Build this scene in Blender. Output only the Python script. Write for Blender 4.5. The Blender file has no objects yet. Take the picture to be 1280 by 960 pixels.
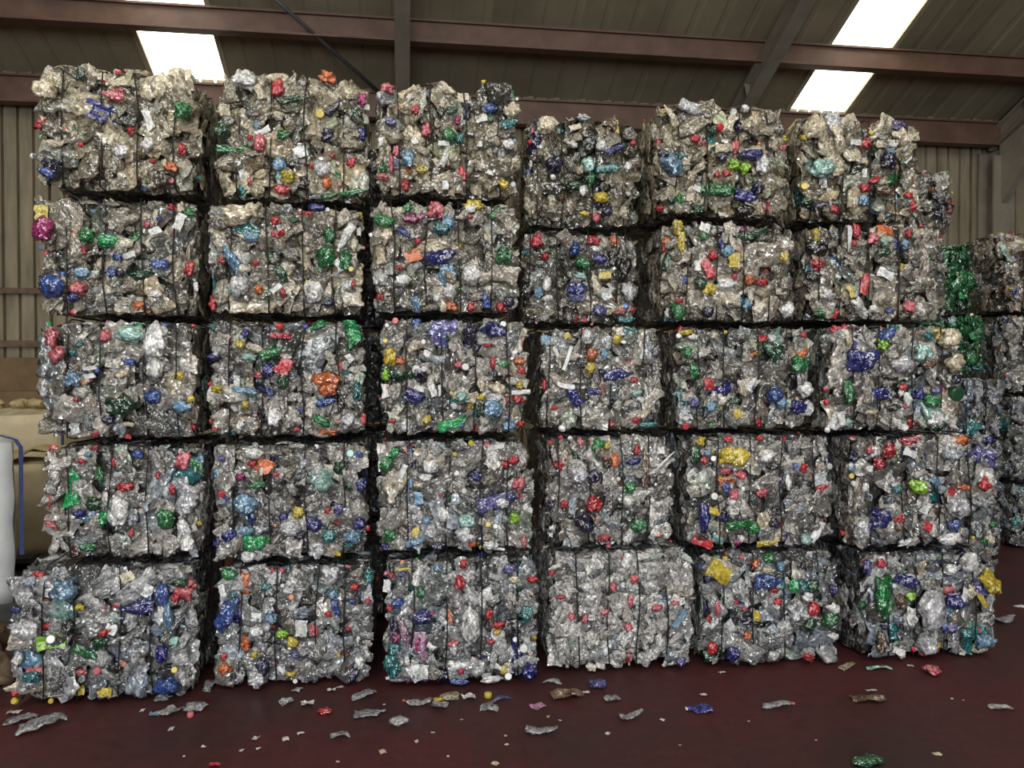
import bpy, bmesh, math, random
from mathutils import Vector, Matrix, noise

# ------------------------------------------------------------------ camera, world, light, exposure
sc = bpy.context.scene
COL = sc.collection
F_PX, YAW, PITCH = 960.0, 0.137, -0.0156
EYE = Vector((0.0, 0.0, 1.72))
cd = bpy.data.cameras.new('camera'); cam = bpy.data.objects.new('camera', cd); COL.objects.link(cam)
cd.sensor_fit = 'HORIZONTAL'; cd.sensor_width = 36.0; cd.lens = 36.0 * F_PX / 1280.0
cd.clip_start = 0.05; cd.clip_end = 200
cam.location = EYE
cam.rotation_euler = (math.pi / 2 + PITCH, 0, -YAW)
sc.camera = cam
sc.view_settings.view_transform = 'Standard'; sc.view_settings.look = 'None'
sc.view_settings.gamma = 1.0; sc.view_settings.use_curve_mapping = False
sc.view_settings.exposure = 0.28

w = bpy.data.worlds.new('world'); sc.world = w; w.use_nodes = True
bg = w.node_tree.nodes['Background']
bg.inputs[0].default_value = (0.80, 0.88, 1.0, 1); bg.inputs[1].default_value = 0.35

def area(name, loc, rot, sx, sy, power, col):
    l = bpy.data.lights.new(name, 'AREA'); l.shape = 'RECTANGLE'; l.size = sx; l.size_y = sy
    l.energy = power; l.color = col
    o = bpy.data.objects.new(name, l); COL.objects.link(o); o.location = loc; o.rotation_euler = rot
    return o
# daylight through the open loading door of the hall, behind the photographer
area('door_daylight', (-1.1, -8.6, 2.9), (math.radians(90), 0, 0), 5.0, 4.6, 740, (0.93, 0.97, 1.0))
# added overhead lights behind the photographer, for more flecks on the plastic
for xx in (-4.4, -1.2, 2.0, 5.2):
    area('rooflight_daylight', (xx, -3.4, 7.9), (math.radians(38), 0, 0), 1.1, 5.0, 135, (1.0, 0.95, 0.84))

RND = random.Random(7)
def ray(px, py):
    R = Vector((math.cos(YAW), -math.sin(YAW), 0))
    Fh = Vector((math.sin(YAW), math.cos(YAW), 0))
    Fw = Fh * math.cos(PITCH) + Vector((0, 0, math.sin(PITCH)))
    U = Vector((0, 0, math.cos(PITCH))) - Fh * math.sin(PITCH)
    return Fw + R * ((px - 640) / F_PX) + U * ((480 - py) / F_PX)
def on_y(px, py, Y):
    d = ray(px, py); return EYE + d * (Y / d.y)
def on_floor(px, py, Z=0.0):
    d = ray(px, py); return EYE + d * ((Z - EYE.z) / d.z)

# ------------------------------------------------------------------ materials
def new_mat(name):
    m = bpy.data.materials.new(name); m.use_nodes = True
    nt = m.node_tree; b = nt.nodes['Principled BSDF']
    return m, nt, b, nt.nodes['Material Output']
def nd(nt, typ, **kw):
    n = nt.nodes.new(typ)
    for k, v in kw.items():
        if k in n.inputs: n.inputs[k].default_value = v
        else: setattr(n, k, v)
    return n
def ramp(nt, stops):
    r = nt.nodes.new('ShaderNodeValToRGB')
    e = r.color_ramp.elements
    while len(e) < len(stops): e.new(0.5)
    for i, (p, c) in enumerate(stops):
        e[i].position = p; e[i].color = (c[0], c[1], c[2], 1) if not isinstance(c, (int, float)) else (c, c, c, 1)
    return r
def coords(nt, scale=1.0, rnd=True):
    tc = nd(nt, 'ShaderNodeTexCoord')
    if not rnd: return tc.outputs['Object']
    oi = nd(nt, 'ShaderNodeObjectInfo')
    mu = nd(nt, 'ShaderNodeVectorMath', operation='MULTIPLY_ADD')
    nt.links.new(oi.outputs['Random'], mu.inputs[0]); mu.inputs[1].default_value = (9, 17, 5)
    nt.links.new(tc.outputs['Object'], mu.inputs[2])
    return mu.outputs[0]

def plastic(name, rough=(0.12, 0.28), spec=1.0, facet=1.0, fscale=34, clear=True, mott=(0.5, 1.55), ior=1.9):
    """crumpled plastic: Voronoi facets tilt the normal so that folds catch the light as small sharp flecks"""
    m, nt, b, out = new_mat(name); L = nt.links.new
    oi = nd(nt, 'ShaderNodeObjectInfo'); v = coords(nt)
    n1 = nd(nt, 'ShaderNodeTexNoise', Scale=fscale * .45, Detail=3.0, Roughness=0.6); L(v, n1.inputs['Vector'])
    n0 = nd(nt, 'ShaderNodeTexNoise', Scale=fscale * 1.7, Detail=2.0, Roughness=0.6); L(v, n0.inputs['Vector'])
    av = nd(nt, 'ShaderNodeMix', data_type='FLOAT'); av.inputs['Factor'].default_value = .5; L(n1.outputs['Fac'], av.inputs['A']); L(n0.outputs['Fac'], av.inputs['B'])
    r = ramp(nt, [(0.36, mott[0]), (0.64, mott[1])]); L(av.outputs['Result'], r.inputs[0])
    mx = nd(nt, 'ShaderNodeMix', data_type='RGBA', blend_type='MULTIPLY'); mx.inputs['Factor'].default_value = 1
    L(oi.outputs['Color'], mx.inputs['A']); L(r.outputs[0], mx.inputs['B'])
    L(mx.outputs['Result'], b.inputs['Base Color'])
    b.inputs['Specular IOR Level'].default_value = spec; b.inputs['IOR'].default_value = ior
    mr = nd(nt, 'ShaderNodeMapRange'); L(n1.outputs['Fac'], mr.inputs['Value'])
    mr.inputs['From Min'].default_value = .3; mr.inputs['From Max'].default_value = .7
    mr.inputs['To Min'].default_value = rough[0]; mr.inputs['To Max'].default_value = rough[1]
    L(mr.outputs[0], b.inputs['Roughness'])
    # warp the coordinates a little, then two sizes of facet
    sub = nd(nt, 'ShaderNodeVectorMath', operation='MULTIPLY_ADD'); L(n1.outputs['Color'], sub.inputs[0]); sub.inputs[1].default_value = (.02, .02, .02); L(v, sub.inputs[2])
    geo = nd(nt, 'ShaderNodeNewGeometry'); cur = geo.outputs['Normal']
    if facet:
        for sc_, k in ((fscale, facet), (fscale * 2.3, facet * .7)):
            mp = nd(nt, 'ShaderNodeMapping'); mp.inputs['Scale'].default_value = (1.0, 1.7, 1.0); L(sub.outputs[0], mp.inputs[0])
            vo = nd(nt, 'ShaderNodeTexVoronoi', Scale=sc_); L(mp.outputs[0], vo.inputs['Vector'])
            s2 = nd(nt, 'ShaderNodeVectorMath', operation='SUBTRACT'); L(vo.outputs['Color'], s2.inputs[0]); s2.inputs[1].default_value = (.5, .5, .5)
            ma = nd(nt, 'ShaderNodeVectorMath', operation='MULTIPLY_ADD'); L(s2.outputs[0], ma.inputs[0]); ma.inputs[1].default_value = (k, k, k); L(cur, ma.inputs[2])
            nm = nd(nt, 'ShaderNodeVectorMath', operation='NORMALIZE'); L(ma.outputs[0], nm.inputs[0]); cur = nm.outputs[0]
    n2 = nd(nt, 'ShaderNodeTexNoise', Scale=fscale * 1.5, Detail=3.0, Roughness=0.6); L(v, n2.inputs['Vector'])
    bp = nd(nt, 'ShaderNodeBump', Strength=.35, Distance=0.008); L(n2.outputs['Fac'], bp.inputs['Height']); L(cur, bp.inputs['Normal'])
    L(bp.outputs[0], b.inputs['Normal'])
    if clear:
        tr = nd(nt, 'ShaderNodeBsdfTransparent')
        m2 = nd(nt, 'ShaderNodeMix', data_type='RGBA'); m2.inputs['Factor'].default_value = .5
        m2.inputs['A'].default_value = (1, 1, 1, 1); L(oi.outputs['Color'], m2.inputs['B']); L(m2.outputs['Result'], tr.inputs[0])
        ms = nd(nt, 'ShaderNodeMixShader'); L(oi.outputs['Alpha'], ms.inputs[0])
        L(tr.outputs[0], ms.inputs[1]); L(b.outputs[0], ms.inputs[2]); L(ms.outputs[0], out.inputs['Surface'])
    return m

def simple(name, col, rough=0.6, spec=0.4, metal=0.0, nscale=0, amp=0.25, bump=0.0, stretch=None):
    m, nt, b, out = new_mat(name); L = nt.links.new
    b.inputs['Roughness'].default_value = rough; b.inputs['Specular IOR Level'].default_value = spec; b.inputs['Metallic'].default_value = metal
    b.inputs['Base Color'].default_value = (*col, 1)
    if nscale:
        v = coords(nt)
        if stretch:
            mp = nd(nt, 'ShaderNodeMapping'); mp.inputs['Scale'].default_value = stretch; L(v, mp.inputs[0]); v = mp.outputs[0]
        n = nd(nt, 'ShaderNodeTexNoise', Scale=nscale, Detail=5.0, Roughness=0.6); L(v, n.inputs['Vector'])
        r = ramp(nt, [(0.3, [c * (1 - amp) for c in col]), (0.7, [min(1, c * (1 + amp)) for c in col])])
        L(n.outputs['Fac'], r.inputs[0]); L(r.outputs[0], b.inputs['Base Color'])
        if bump:
            bp = nd(nt, 'ShaderNodeBump', Strength=bump, Distance=0.02); L(n.outputs['Fac'], bp.inputs['Height']); L(bp.outputs[0], b.inputs['Normal'])
    return m

M_PET = plastic('crumpled_pet')
M_LAB = plastic('label_film', rough=(0.25, 0.45), spec=0.6, facet=.6, fscale=40, clear=False, mott=(0.5, 1.25))
M_CAP = plastic('cap_plastic', rough=(0.3, 0.4), spec=0.5, facet=0, clear=False, mott=(0.92, 1.05))
M_CORE = plastic('packed_plastic', rough=(0.15, 0.4), spec=0.8, facet=1.0, fscale=26, clear=False, mott=(0.2, 1.4))
M_WIRE = simple('baling_wire', (0.022, 0.020, 0.018), rough=0.5, metal=0.4)
M_STEEL = simple('oxide_red_steel', (0.118, 0.066, 0.045), rough=0.55, nscale=3, amp=.3)
M_GREYST = simple('grey_painted_steel', (0.21, 0.185, 0.145), rough=0.5, nscale=3, amp=.2)
M_ROOF = simple('roof_sheet_lining', (0.225, 0.19, 0.122), rough=0.8, nscale=.8, amp=.25)
M_WALLSH = simple('weathered_wall_sheet', (0.235, 0.195, 0.13), rough=0.75, nscale=2.2, amp=.4, stretch=(3, 3, .5))
M_FRAME = simple('rooflight_frame', (0.30, 0.27, 0.18), rough=0.6)
M_BAG = simple('white_woven_bag', (0.60, 0.61, 0.60), rough=0.75, spec=.25, nscale=6, amp=.1, bump=.25)
M_BAGB = simple('cream_woven_bag', (0.60, 0.51, 0.34), rough=0.75, spec=.25, nscale=6, amp=.12, bump=.25)
M_BLUE = simple('blue_webbing', (0.035, 0.055, 0.16), rough=0.8, nscale=30, amp=.2)
M_TAN = simple('tan_scrap', (0.42, 0.33, 0.17), rough=0.7, nscale=20, amp=.3, bump=.4)
M_CARD = simple('brown_board', (0.16, 0.105, 0.055), rough=0.85, nscale=4, amp=.25)
M_DARKM = simple('dark_metal', (0.06, 0.062, 0.068), rough=0.5, nscale=6, amp=.2)
M_SACK = simple('brown_sack_film', (0.13, 0.085, 0.05), rough=0.6, nscale=14, amp=.4, bump=.5)

# maroon painted concrete: worn, dusty, faint tyre marks
M_FLOOR, nt, b, out = new_mat('maroon_painted_concrete'); L = nt.links.new
v = coords(nt, rnd=False)
n1 = nd(nt, 'ShaderNodeTexNoise', Scale=0.55, Detail=6.0, Roughness=0.6); L(v, n1.inputs['Vector'])
n2 = nd(nt, 'ShaderNodeTexNoise', Scale=14.0, Detail=6.0, Roughness=0.7); L(v, n2.inputs['Vector'])
r1 = ramp(nt, [(0.36, (0.040, 0.020, 0.018)), (0.52, (0.066, 0.0185, 0.0195)), (0.7, (0.084, 0.020, 0.023))]); L(n1.outputs['Fac'], r1.inputs[0])
r2 = ramp(nt, [(0.3, 0.8), (0.7, 1.2)]); L(n2.outputs['Fac'], r2.inputs[0])
mx = nd(nt, 'ShaderNodeMix', data_type='RGBA', blend_type='MULTIPLY'); mx.inputs['Factor'].default_value = 1
L(r1.outputs[0], mx.inputs['A']); L(r2.outputs[0], mx.inputs['B']); L(mx.outputs['Result'], b.inputs['Base Color'])
r3 = ramp(nt, [(0.3, 0.42), (0.7, 0.7)]); L(n1.outputs['Fac'], r3.inputs[0]); L(r3.outputs[0], b.inputs['Roughness'])
b.inputs['Specular IOR Level'].default_value = 0.25
bp = nd(nt, 'ShaderNodeBump', Strength=.15, Distance=.004); L(n2.outputs['Fac'], bp.inputs['Height']); L(bp.outputs[0], b.inputs['Normal'])

M_SKY, nt, b, out = new_mat('lit_rooflight_panel')
em = nd(nt, 'ShaderNodeEmission', Color=(1.0, 0.97, 0.84, 1), Strength=4.5)
nt.links.new(em.outputs[0], out.inputs['Surface'])

# ------------------------------------------------------------------ object helpers
def ob(name, me, parent=None, mat=None, loc=None):
    o = bpy.data.objects.new(name, me); COL.objects.link(o)
    if parent is not None: o.parent = parent
    if mat is not None and me is not None and not me.materials: me.materials.append(mat)
    if loc is not None: o.location = loc
    return o
def tag(o, label=None, cat=None, group=None, kind=None):
    if label: o['label'] = label
    if cat: o['category'] = cat
    if group: o['group'] = group
    if kind: o['kind'] = kind
    return o
def empty(name, loc, rz=0.0):
    o = bpy.data.objects.new(name, None); COL.objects.link(o); o.location = loc; o.rotation_euler[2] = rz
    o.empty_display_size = 0.1
    return o
class MB:
    def __init__(self): self.v = []; self.f = []
    def quad_box(self, c, ex, ey, ez):
        """box centred at c with half-axis vectors"""
        c = Vector(c); ex = Vector(ex); ey = Vector(ey); ez = Vector(ez); n = len(self.v)
        for sx, sy, sz in ((-1,-1,-1),(1,-1,-1),(1,1,-1),(-1,1,-1),(-1,-1,1),(1,-1,1),(1,1,1),(-1,1,1)):
            self.v.append(c + ex*sx + ey*sy + ez*sz)
        self.f += [tuple(n+i for i in q) for q in ((0,3,2,1),(4,5,6,7),(0,1,5,4),(1,2,6,5),(2,3,7,6),(3,0,4,7))]
        return self
    def box(self, lo, hi):
        lo = Vector(lo); hi = Vector(hi); h = (hi-lo)/2
        return self.quad_box((lo+hi)/2, (h.x,0,0), (0,h.y,0), (0,0,h.z))
    def tube(self, pts, r, sides=5, closed=False, flat=None):
        pts = [Vector(p) for p in pts]; n0 = len(self.v); N = len(pts)
        for i, p in enumerate(pts):
            a = pts[(i-1) % N] if (closed or i > 0) else p
            c = pts[(i+1) % N] if (closed or i < N-1) else p
            t = (c - a).normalized() if (c-a).length > 1e-9 else Vector((0,0,1))
            up = Vector((1,0,0)) if abs(t.x) < .9 else Vector((0,1,0))
            s = t.cross(up).normalized(); u = s.cross(t)
            for k in range(sides):
                an = 2*math.pi*k/sides
                self.v.append(p + s*math.cos(an)*r*(1 if flat is None else flat) + u*math.sin(an)*r)
        for i in range(N if closed else N-1):
            j = (i+1) % N
            for k in range(sides):
                k2 = (k+1) % sides
                self.f.append((n0+i*sides+k, n0+i*sides+k2, n0+j*sides+k2, n0+j*sides+k))
        if not closed:
            self.f.append(tuple(n0+k for k in range(sides))[::-1]); self.f.append(tuple(n0+(N-1)*sides+k for k in range(sides)))
        return self
    def mesh(self, name, smooth=False, mat=None):
        me = bpy.data.meshes.new(name); me.from_pydata([tuple(v) for v in self.v], [], self.f); me.validate()
        if smooth: me.polygons.foreach_set('use_smooth', [True]*len(me.polygons))
        if mat: me.materials.append(mat)
        me.update(); return me
    def build(self, name, mat, parent=None, smooth=False, loc=None):
        return ob(name, self.mesh(name, smooth, mat), parent, None, loc)

# ------------------------------------------------------------------ setting
def structure(o, label=None, cat=None):
    return tag(o, label, cat, None, 'structure')
XL, XR, YB, YF = -13.0, 15.0, 10.0, -9.0
structure(MB().box((XL, YF, -0.15), (XR, YB, 0.0)).build('floor', M_FLOOR), 'dusty maroon painted concrete floor of the storage hall', 'floor')

EAVE, SL = 5.32, 0.44
RIDGE_Y = -1.0
def roof_z(y): return EAVE + SL * (YB - y) if y >= RIDGE_Y else EAVE + SL * (YB - RIDGE_Y) - SL * (RIDGE_Y - y)
sky_x = []
for pxa, pxb, py in ((185, 283, 85), (1030, 1116, 63)):
    pa, pb = ray(pxa, py), ray(pxb, py)
    def hit(d):
        # eye + t d on the roof plane z = EAVE + SL (YB - y)
        t = (EAVE + SL * YB - EYE.z) / (d.z + SL * d.y); return EYE + d * t
    sky_x.append((hit(pa).x, hit(pb).x))
print('skylights', sky_x)
# roof: profiled sheets, each a part of the ceiling
ceil_root = structure(empty('ceiling', (0, 0, 0)), 'sloping sheet roof over the stacked bales, dim brown underside', 'ceiling')
def roof_sheet(x0, x1, ya, yb):
    m = MB(); n = 3
    za, zb = roof_z(ya), roof_z(yb)
    xs = []
    pitch = (x1 - x0) / n
    for i in range(n):
        a = x0 + i*pitch
        xs += [(a, 0.0), (a + pitch*.68, 0.0), (a + pitch*.76, .014), (a + pitch*.92, .014)]
    xs.append((x1, 0.0))
    for x, dz in xs:
        for (y, z) in ((ya, za), (yb, zb)):
            m.v.append(Vector((x, y, z + dz))); m.v.append(Vector((x, y, z + dz + .06)))
    for i in range(len(xs)-1):
        p = i*4; q = p+4
        m.f += [(p, p+2, q+2, q), (p+1, q+1, q+3, p+3)]
    m.f += [(0, 1, 3, 2)]; k = 4*(len(xs)-1); m.f += [(k, k+2, k+3, k+1)]
    return m
def split_x():
    cuts = [XL]
    spans = sorted(sky_x)
    x = XL; out = []
    for a, b2 in spans + [(XR, XR)]:
        n = max(1, round((a - x) / 1.0)); st = (a - x) / n
        for i in range(n): out.append((x + i*st, x + (i+1)*st))
        x = b2
    return out
for x0, x1 in split_x():
    roof_sheet(x0, x1, RIDGE_Y, YB + .3).build('roof_sheet', M_ROOF, ceil_root)
for x0, x1 in split_x():
    roof_sheet(x0, x1, YF, RIDGE_Y).build('roof_sheet', M_ROOF, ceil_root)
for i, (a, b2) in enumerate(sky_x):
    wd = structure(empty('window_%d' % (i+1), ((a+b2)/2, YB, EAVE)), ['rooflight strip above the leftmost bale stacks', 'rooflight strip above the rightmost bale stacks'][i], 'window')
    o = empty_loc = wd.location
    m = MB()
    y1, y0 = YB + .2, RIDGE_Y + .3
    c = Vector(((a+b2)/2, (y0+y1)/2, roof_z((y0+y1)/2) + .03)) - empty_loc
    dy = Vector((0, 1, -SL)).normalized(); half = math.hypot(y1-y0, SL*(y1-y0))/2
    nrm = Vector((0, SL, 1)).normalized()
    npan = 5
    for k in range(npan):
        cc = c + dy * (half * (2*(k+.5)/npan - 1))
        MB().quad_box(cc, ((b2-a)/2 - .03, 0, 0), dy * (half/npan - .012), nrm*.006).build('rooflight_pane', M_SKY, wd)
    for sx in (a + .01, b2 - .01):
        MB().quad_box(c + Vector((sx - (a+b2)/2, 0, -.01)), (.03, 0, 0), dy*half, nrm*.035).build('rooflight_frame', M_FRAME, wd)
    for yy in (y0, y1):
        MB().quad_box(Vector(((a+b2)/2, yy, roof_z(yy)+.02)) - empty_loc, ((b2-a)/2, 0, 0), dy*.03, nrm*.035).build('rooflight_frame', M_FRAME, wd)
    # sheets closing the strip at eave and ridge
    roof_sheet(a, b2, y1, YB + .3).build('roof_sheet', M_ROOF, ceil_root)
    roof_sheet(a, b2, RIDGE_Y, y0).build('roof_sheet', M_ROOF, ceil_root)
    roof_sheet(a, b2, YF, RIDGE_Y).build('roof_sheet', M_ROOF, ceil_root)

# purlins (oxide red) and the eave beam: trim pieces of the hall
def purlin(name, y, z, hgt, mat, label):
    r = structure(empty(name, (0, y, z)), label, 'beam')
    MB().box((XL, -.035, -hgt/2), (XR, .035, hgt/2)).build('web', mat, r)
    for s in (-1, 1):
        MB().box((XL, -.075, s*hgt/2 - .012), (XR, .075, s*hgt/2 + .012)).build('flange', mat, r)
    return r
def purlin_y(py):   # where the sight line at column 525 meets the underside of the roof, .16 below it
    d = ray(508, py); t = (EAVE - .17 + SL*YB - EYE.z) / (d.z + SL*d.y); return (EYE + d*t).y
yp = purlin_y(40)
purlin('trim_1', yp, roof_z(yp) - .17, .24, M_STEEL, 'upper oxide red roof purlin crossing both rooflights')
purlin('trim_2', YB - .25, EAVE - .29, .30, M_STEEL, 'dark red eave beam along the top of the back wall')
purlin('trim_3', yp - 2.2, roof_z(yp - 2.2) - .17, .24, M_STEEL, 'roof purlin above the photographer')
print('purlin y', yp)
# rafters: grey I-beams running down the slope under the purlins
def rafter(name, px, py, label, column=False):
    d = ray(px, py); t = (EAVE - .42 + SL*YB - EYE.z) / (d.z + SL*d.y); x = (EYE + d*t).x
    r = structure(empty(name, (x, YB, 0)), label, 'beam')
    dy = Vector((0, 1, -SL)).normalized(); nrm = Vector((0, SL, 1)).normalized()
    y0, y1 = RIDGE_Y, YB - .1
    c = Vector((0, (y0+y1)/2 - YB, roof_z((y0+y1)/2) - .42)); half = math.hypot(y1-y0, SL*(y1-y0))/2
    MB().quad_box(c, (.018, 0, 0), dy*half, nrm*.11).build('web', M_GREYST, r)
    for s in (-1, 1):
        MB().quad_box(c + nrm*(.11*s), (.085, 0, 0), dy*half, nrm*.012).build('flange', M_GREYST, r)
    for k in range(5):
        yy = 9.2 - k*1.6
        cc = Vector((0, yy - YB, roof_z(yy) - .42))
        MB().quad_box(cc, (.082, 0, 0), dy*.008, nrm*.10).build('stiffener', M_GREYST, r)
    if column:
        MB().box((-.16, -.34, 0), (.16, -.31, EAVE - .6)).build('column_flange', M_GREYST, r)
        MB().box((-.16, -.06, 0), (.16, -.03, EAVE - .5)).build('column_flange', M_GREYST, r)
        MB().box((-.02, -.32, 0), (.02, -.04, EAVE - .5)).build('column_web', M_GREYST, r)
        m = MB(); z = EAVE - .55   # haunch gusset
        for sx in (-.05, .05):
            m.v += [Vector((sx, -.3, z - .75)), Vector((sx, -.3, z + .1)), Vector((sx, -1.5, z + .58)), Vector((sx, -1.3, z + .35))]
        m.f += [(0,1,2,3), (7,6,5,4), (0,3,7,4), (3,2,6,7), (1,0,4,5), (2,1,5,6)]
        m.build('haunch', M_GREYST, r)
    return x
x1 = rafter('trim_4', 503, 60, 'grey roof rafter rising above the gap between second and third stacks')
x2 = rafter('trim_5', 972, 55, 'grey roof rafter slanting above the fifth bale stack')
x3 = x2 + (x2 - x1)
def rafter_at(x, name, label):
    # helper wrapper: aim the same builder at a world x
    global ray
    old = ray
    yy = 8.5; zz = roof_z(yy) - .42
    ray = lambda a, b_: Vector((x, yy, zz)) - EYE
    rafter(name, 0, 0, label, column=True)
    ray = old
d = ray(1262, 190); x3 = (EYE + d * (9.4 / d.y)).x + .15
rafter_at(x3, 'trim_6', 'steel column and haunched rafter at the right end of the back wall')
print('rafters', x1, x2, x3)
# bracing rods under the roof, left of the first rafter
def rod(name, a, b_, label):
    def hit(p):
        d = ray(*p); t = (EAVE - .30 + SL*YB - EYE.z) / (d.z + SL*d.y); return EYE + d*t
    A, B = hit(a), hit(b_)
    structure(MB().tube([A + (A-B)*.3, B + (B-A)*.25], .022, 6).build(name, M_DARKM, None, True), label, 'brace')
rod('trim_7', (345, 0), (468, 110), 'thin dark bracing rod slanting under the roof left of the rafter')

# back wall: profiled sheets hung on girts
wall = structure(empty('wall_back', (0, YB, 0)), 'weathered brown profiled sheet wall behind the stacks', 'wall')
def wall_sheet(x0, x1, z0, z1, dep=.0):
    m = MB(); n = 5; p = (x1-x0)/n; prof = []
    for i in range(n):
        a = x0 + i*p
        prof += [(a + .004, 0.0), (a + p*.80, 0.0), (a + p*.83, .06), (a + p*.97, .06)]
    prof.append((x1 - .003, 0.0))
    for x, dy in prof:
        for z in (z0, z1):
            m.v.append(Vector((x, dep + dy, z))); m.v.append(Vector((x, dep + dy + .03, z)))
    for i in range(len(prof)-1):
        a = i*4; q = a+4
        m.f += [(a, q, q+2, a+2), (a+1, a+3, q+3, q+1)]
    m.f.append((0, 2, 3, 1)); k = 4*(len(prof)-1); m.f.append((k, k+1, k+3, k+2))
    return m
zj = 2.70
nS = 32; st = (XR - XL)/nS
for i in range(nS):
    x0 = XL + i*st
    for z0, z1, dep in ((0.0, zj, .015), (zj, EAVE + .1, 0.0)):
        wall_sheet(x0, x0 + st, z0, z1, dep + RND.uniform(-.006, .006)).build('wall_sheet', M_WALLSH, wall)
MB().box((XL, -.06, zj - .04), (XR, -.0, zj + .03)).build('girt', M_SACK, wall)
MB().box((XL, -.05, 2.02), (XR, -.0, 2.10)).build('girt', M_SACK, wall)
for nm, x in (('wall_left', XL), ('wall_right', XR)):
    r = structure(empty(nm, (x, 0, 0)), 'plain sheet wall at the far %s end of the hall' % nm.split('_')[1], 'wall')
    m = MB(); s = -1 if x < 0 else 1
    n0 = 0
    for dx in (0, .08*s):
        m.v += [Vector((dx, YF, 0)), Vector((dx, YB, 0)), Vector((dx, YB, roof_z(YB))), Vector((dx, RIDGE_Y, roof_z(RIDGE_Y))), Vector((dx, YF, roof_z(YF)))]
    m.f += [(0,1,2,3,4), (9,8,7,6,5)] + [(i, (i+1)%5, (i+1)%5+5, i+5) for i in range(5)]
    m.build('wall_sheeting', M_WALLSH, r)

# ------------------------------------------------------------------ shapes of squeezed bottles, lumps, film scraps, caps (shared meshes)
def crumple(vs, amp, freq, seed, zk=1.0):
    off = Vector((seed*3.17, seed*1.31, seed*7.7))
    out = []
    for v in vs:
        d = noise.noise_vector(v*freq + off) * amp + noise.noise_vector(v*freq*2.7 + off*2) * amp*.5
        out.append(Vector((v.x + d.x, v.y + d.y, v.z + d.z*zk)))
    return out
def me_from(name, vs, fs, mat, smooth):
    me = bpy.data.meshes.new(name); me.from_pydata([tuple(v) for v in vs], [], fs)
    if smooth: me.polygons.foreach_set('use_smooth', [True]*len(me.polygons))
    me.materials.append(mat); me.update(); return me
def unit(vs):
    """centre, and scale so that x spans 1; returns verts plus the real y and z spans"""
    lo = [min(v[i] for v in vs) for i in range(3)]; hi = [max(v[i] for v in vs) for i in range(3)]
    return lo, hi
def bottle_mesh(seed, squash, bend, neck=True, ribs=True):
    """a lathe bottle 0.25 long with ribs, shoulder, neck and petal foot, then squeezed flat and crumpled; neck toward +x"""
    R = random.Random(seed)
    prof = [(-.125, .018), (-.122, .036), (-.110, .040), (-.085, .041 if not ribs else .037), (-.06, .041), (-.035, .036 if ribs else .041), (-.01, .041), (.015, .037 if ribs else .041), (.04, .040), (.065, .034), (.085, .022), (.098, .0145), (.112, .0135), (.118, .016), (.124, .0135)]
    n = 9; vs = []; fs = []
    for i, (x, r) in enumerate(prof):
        for k in range(n):
            a = 2*math.pi*k/n
            body = 1.0 if x < .07 else .35
            q = 1 - (1 - squash)*body
            vs.append(Vector((x, r*math.cos(a)*(1 + (1-q)*.45), r*math.sin(a)*q)))
    for i in range(len(prof)-1):
        for k in range(n):
            fs.append((i*n+k, (i+1)*n+k, (i+1)*n+(k+1) % n, i*n+(k+1) % n))
    fs.append(tuple(range(n))); fs.append(tuple((len(prof)-1)*n+k for k in range(n))[::-1])
    vs = crumple(vs, .020, 17, seed, .8)
    out = []
    for v in vs:
        a = bend * v.x * 6
        out.append(Vector((v.x, v.y + .05*math.sin(a)*bend, v.z + .03*bend*math.cos(v.x*20 + seed))))
    end = sum((out[-1-k] for k in range(n)), Vector())/n
    prev = sum((out[-1-3*n-k] for k in range(n)), Vector())/n
    me = me_from('crushed_bottle', out, fs, M_PET, True)
    return me, end, (end - prev).normalized()
def disc_mesh(seed):
    """a bottle squeezed end to end: stacked puckered rings, foot or shoulder toward +z"""
    n = 14; prof = [(.001, .014), (.016, .020), (.030, .008), (.044, .022), (.058, .012), (.066, -.012), (.05, -.03)]
    vs = []; fs = []
    for r, z in prof:
        for k in range(n):
            a = 2*math.pi*k/n; rr = r*(1 + .16*math.sin(5*a + seed)*(r/.06))
            vs.append(Vector((rr*math.cos(a)*1.15, rr*math.sin(a)*.9, z)))
    for i in range(len(prof)-1):
        for k in range(n): fs.append((i*n+k, (i+1)*n+k, (i+1)*n+(k+1) % n, i*n+(k+1) % n))
    fs.append(tuple((len(prof)-1)*n+k for k in range(n)))
    return me_from('crushed_bottle', crumple(vs, .016, 22, seed, .8), fs, M_PET, True)
def lump_mesh(seed, sub=3, mat=None, flat=.55, amp=.32):
    """a bottle crushed to a creased lump: ridged folds over an uneven, lengthened body"""
    bm = bmesh.new(); bmesh.ops.create_icosphere(bm, subdivisions=sub, radius=.06)
    off = Vector((seed*2.3, seed*5.1, seed*.7)); el = 1 + .5*((seed*37 % 10)/10)
    for v in bm.verts:
        p = v.co.normalized()
        k = 1 + amp*1.6*noise.noise(p*1.6 + off)
        for f, g in ((3.2, .95), (6.1, .55)):
            k += amp*g*(.35 - 1.5*abs(noise.noise(Vector((p.x*f*.7, p.y*f*1.3, p.z*f)) + off*f)))
        k = max(.35, k)
        v.co = Vector((p.x*.066*k*el, p.y*.054*k, p.z*.06*flat*k))
    me = bpy.data.meshes.new('crushed_bottle'); bm.to_mesh(me); bm.free(); me.materials.append(mat or M_PET)
    me.polygons.foreach_set('use_smooth', [True]*len(me.polygons)); return me
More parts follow.
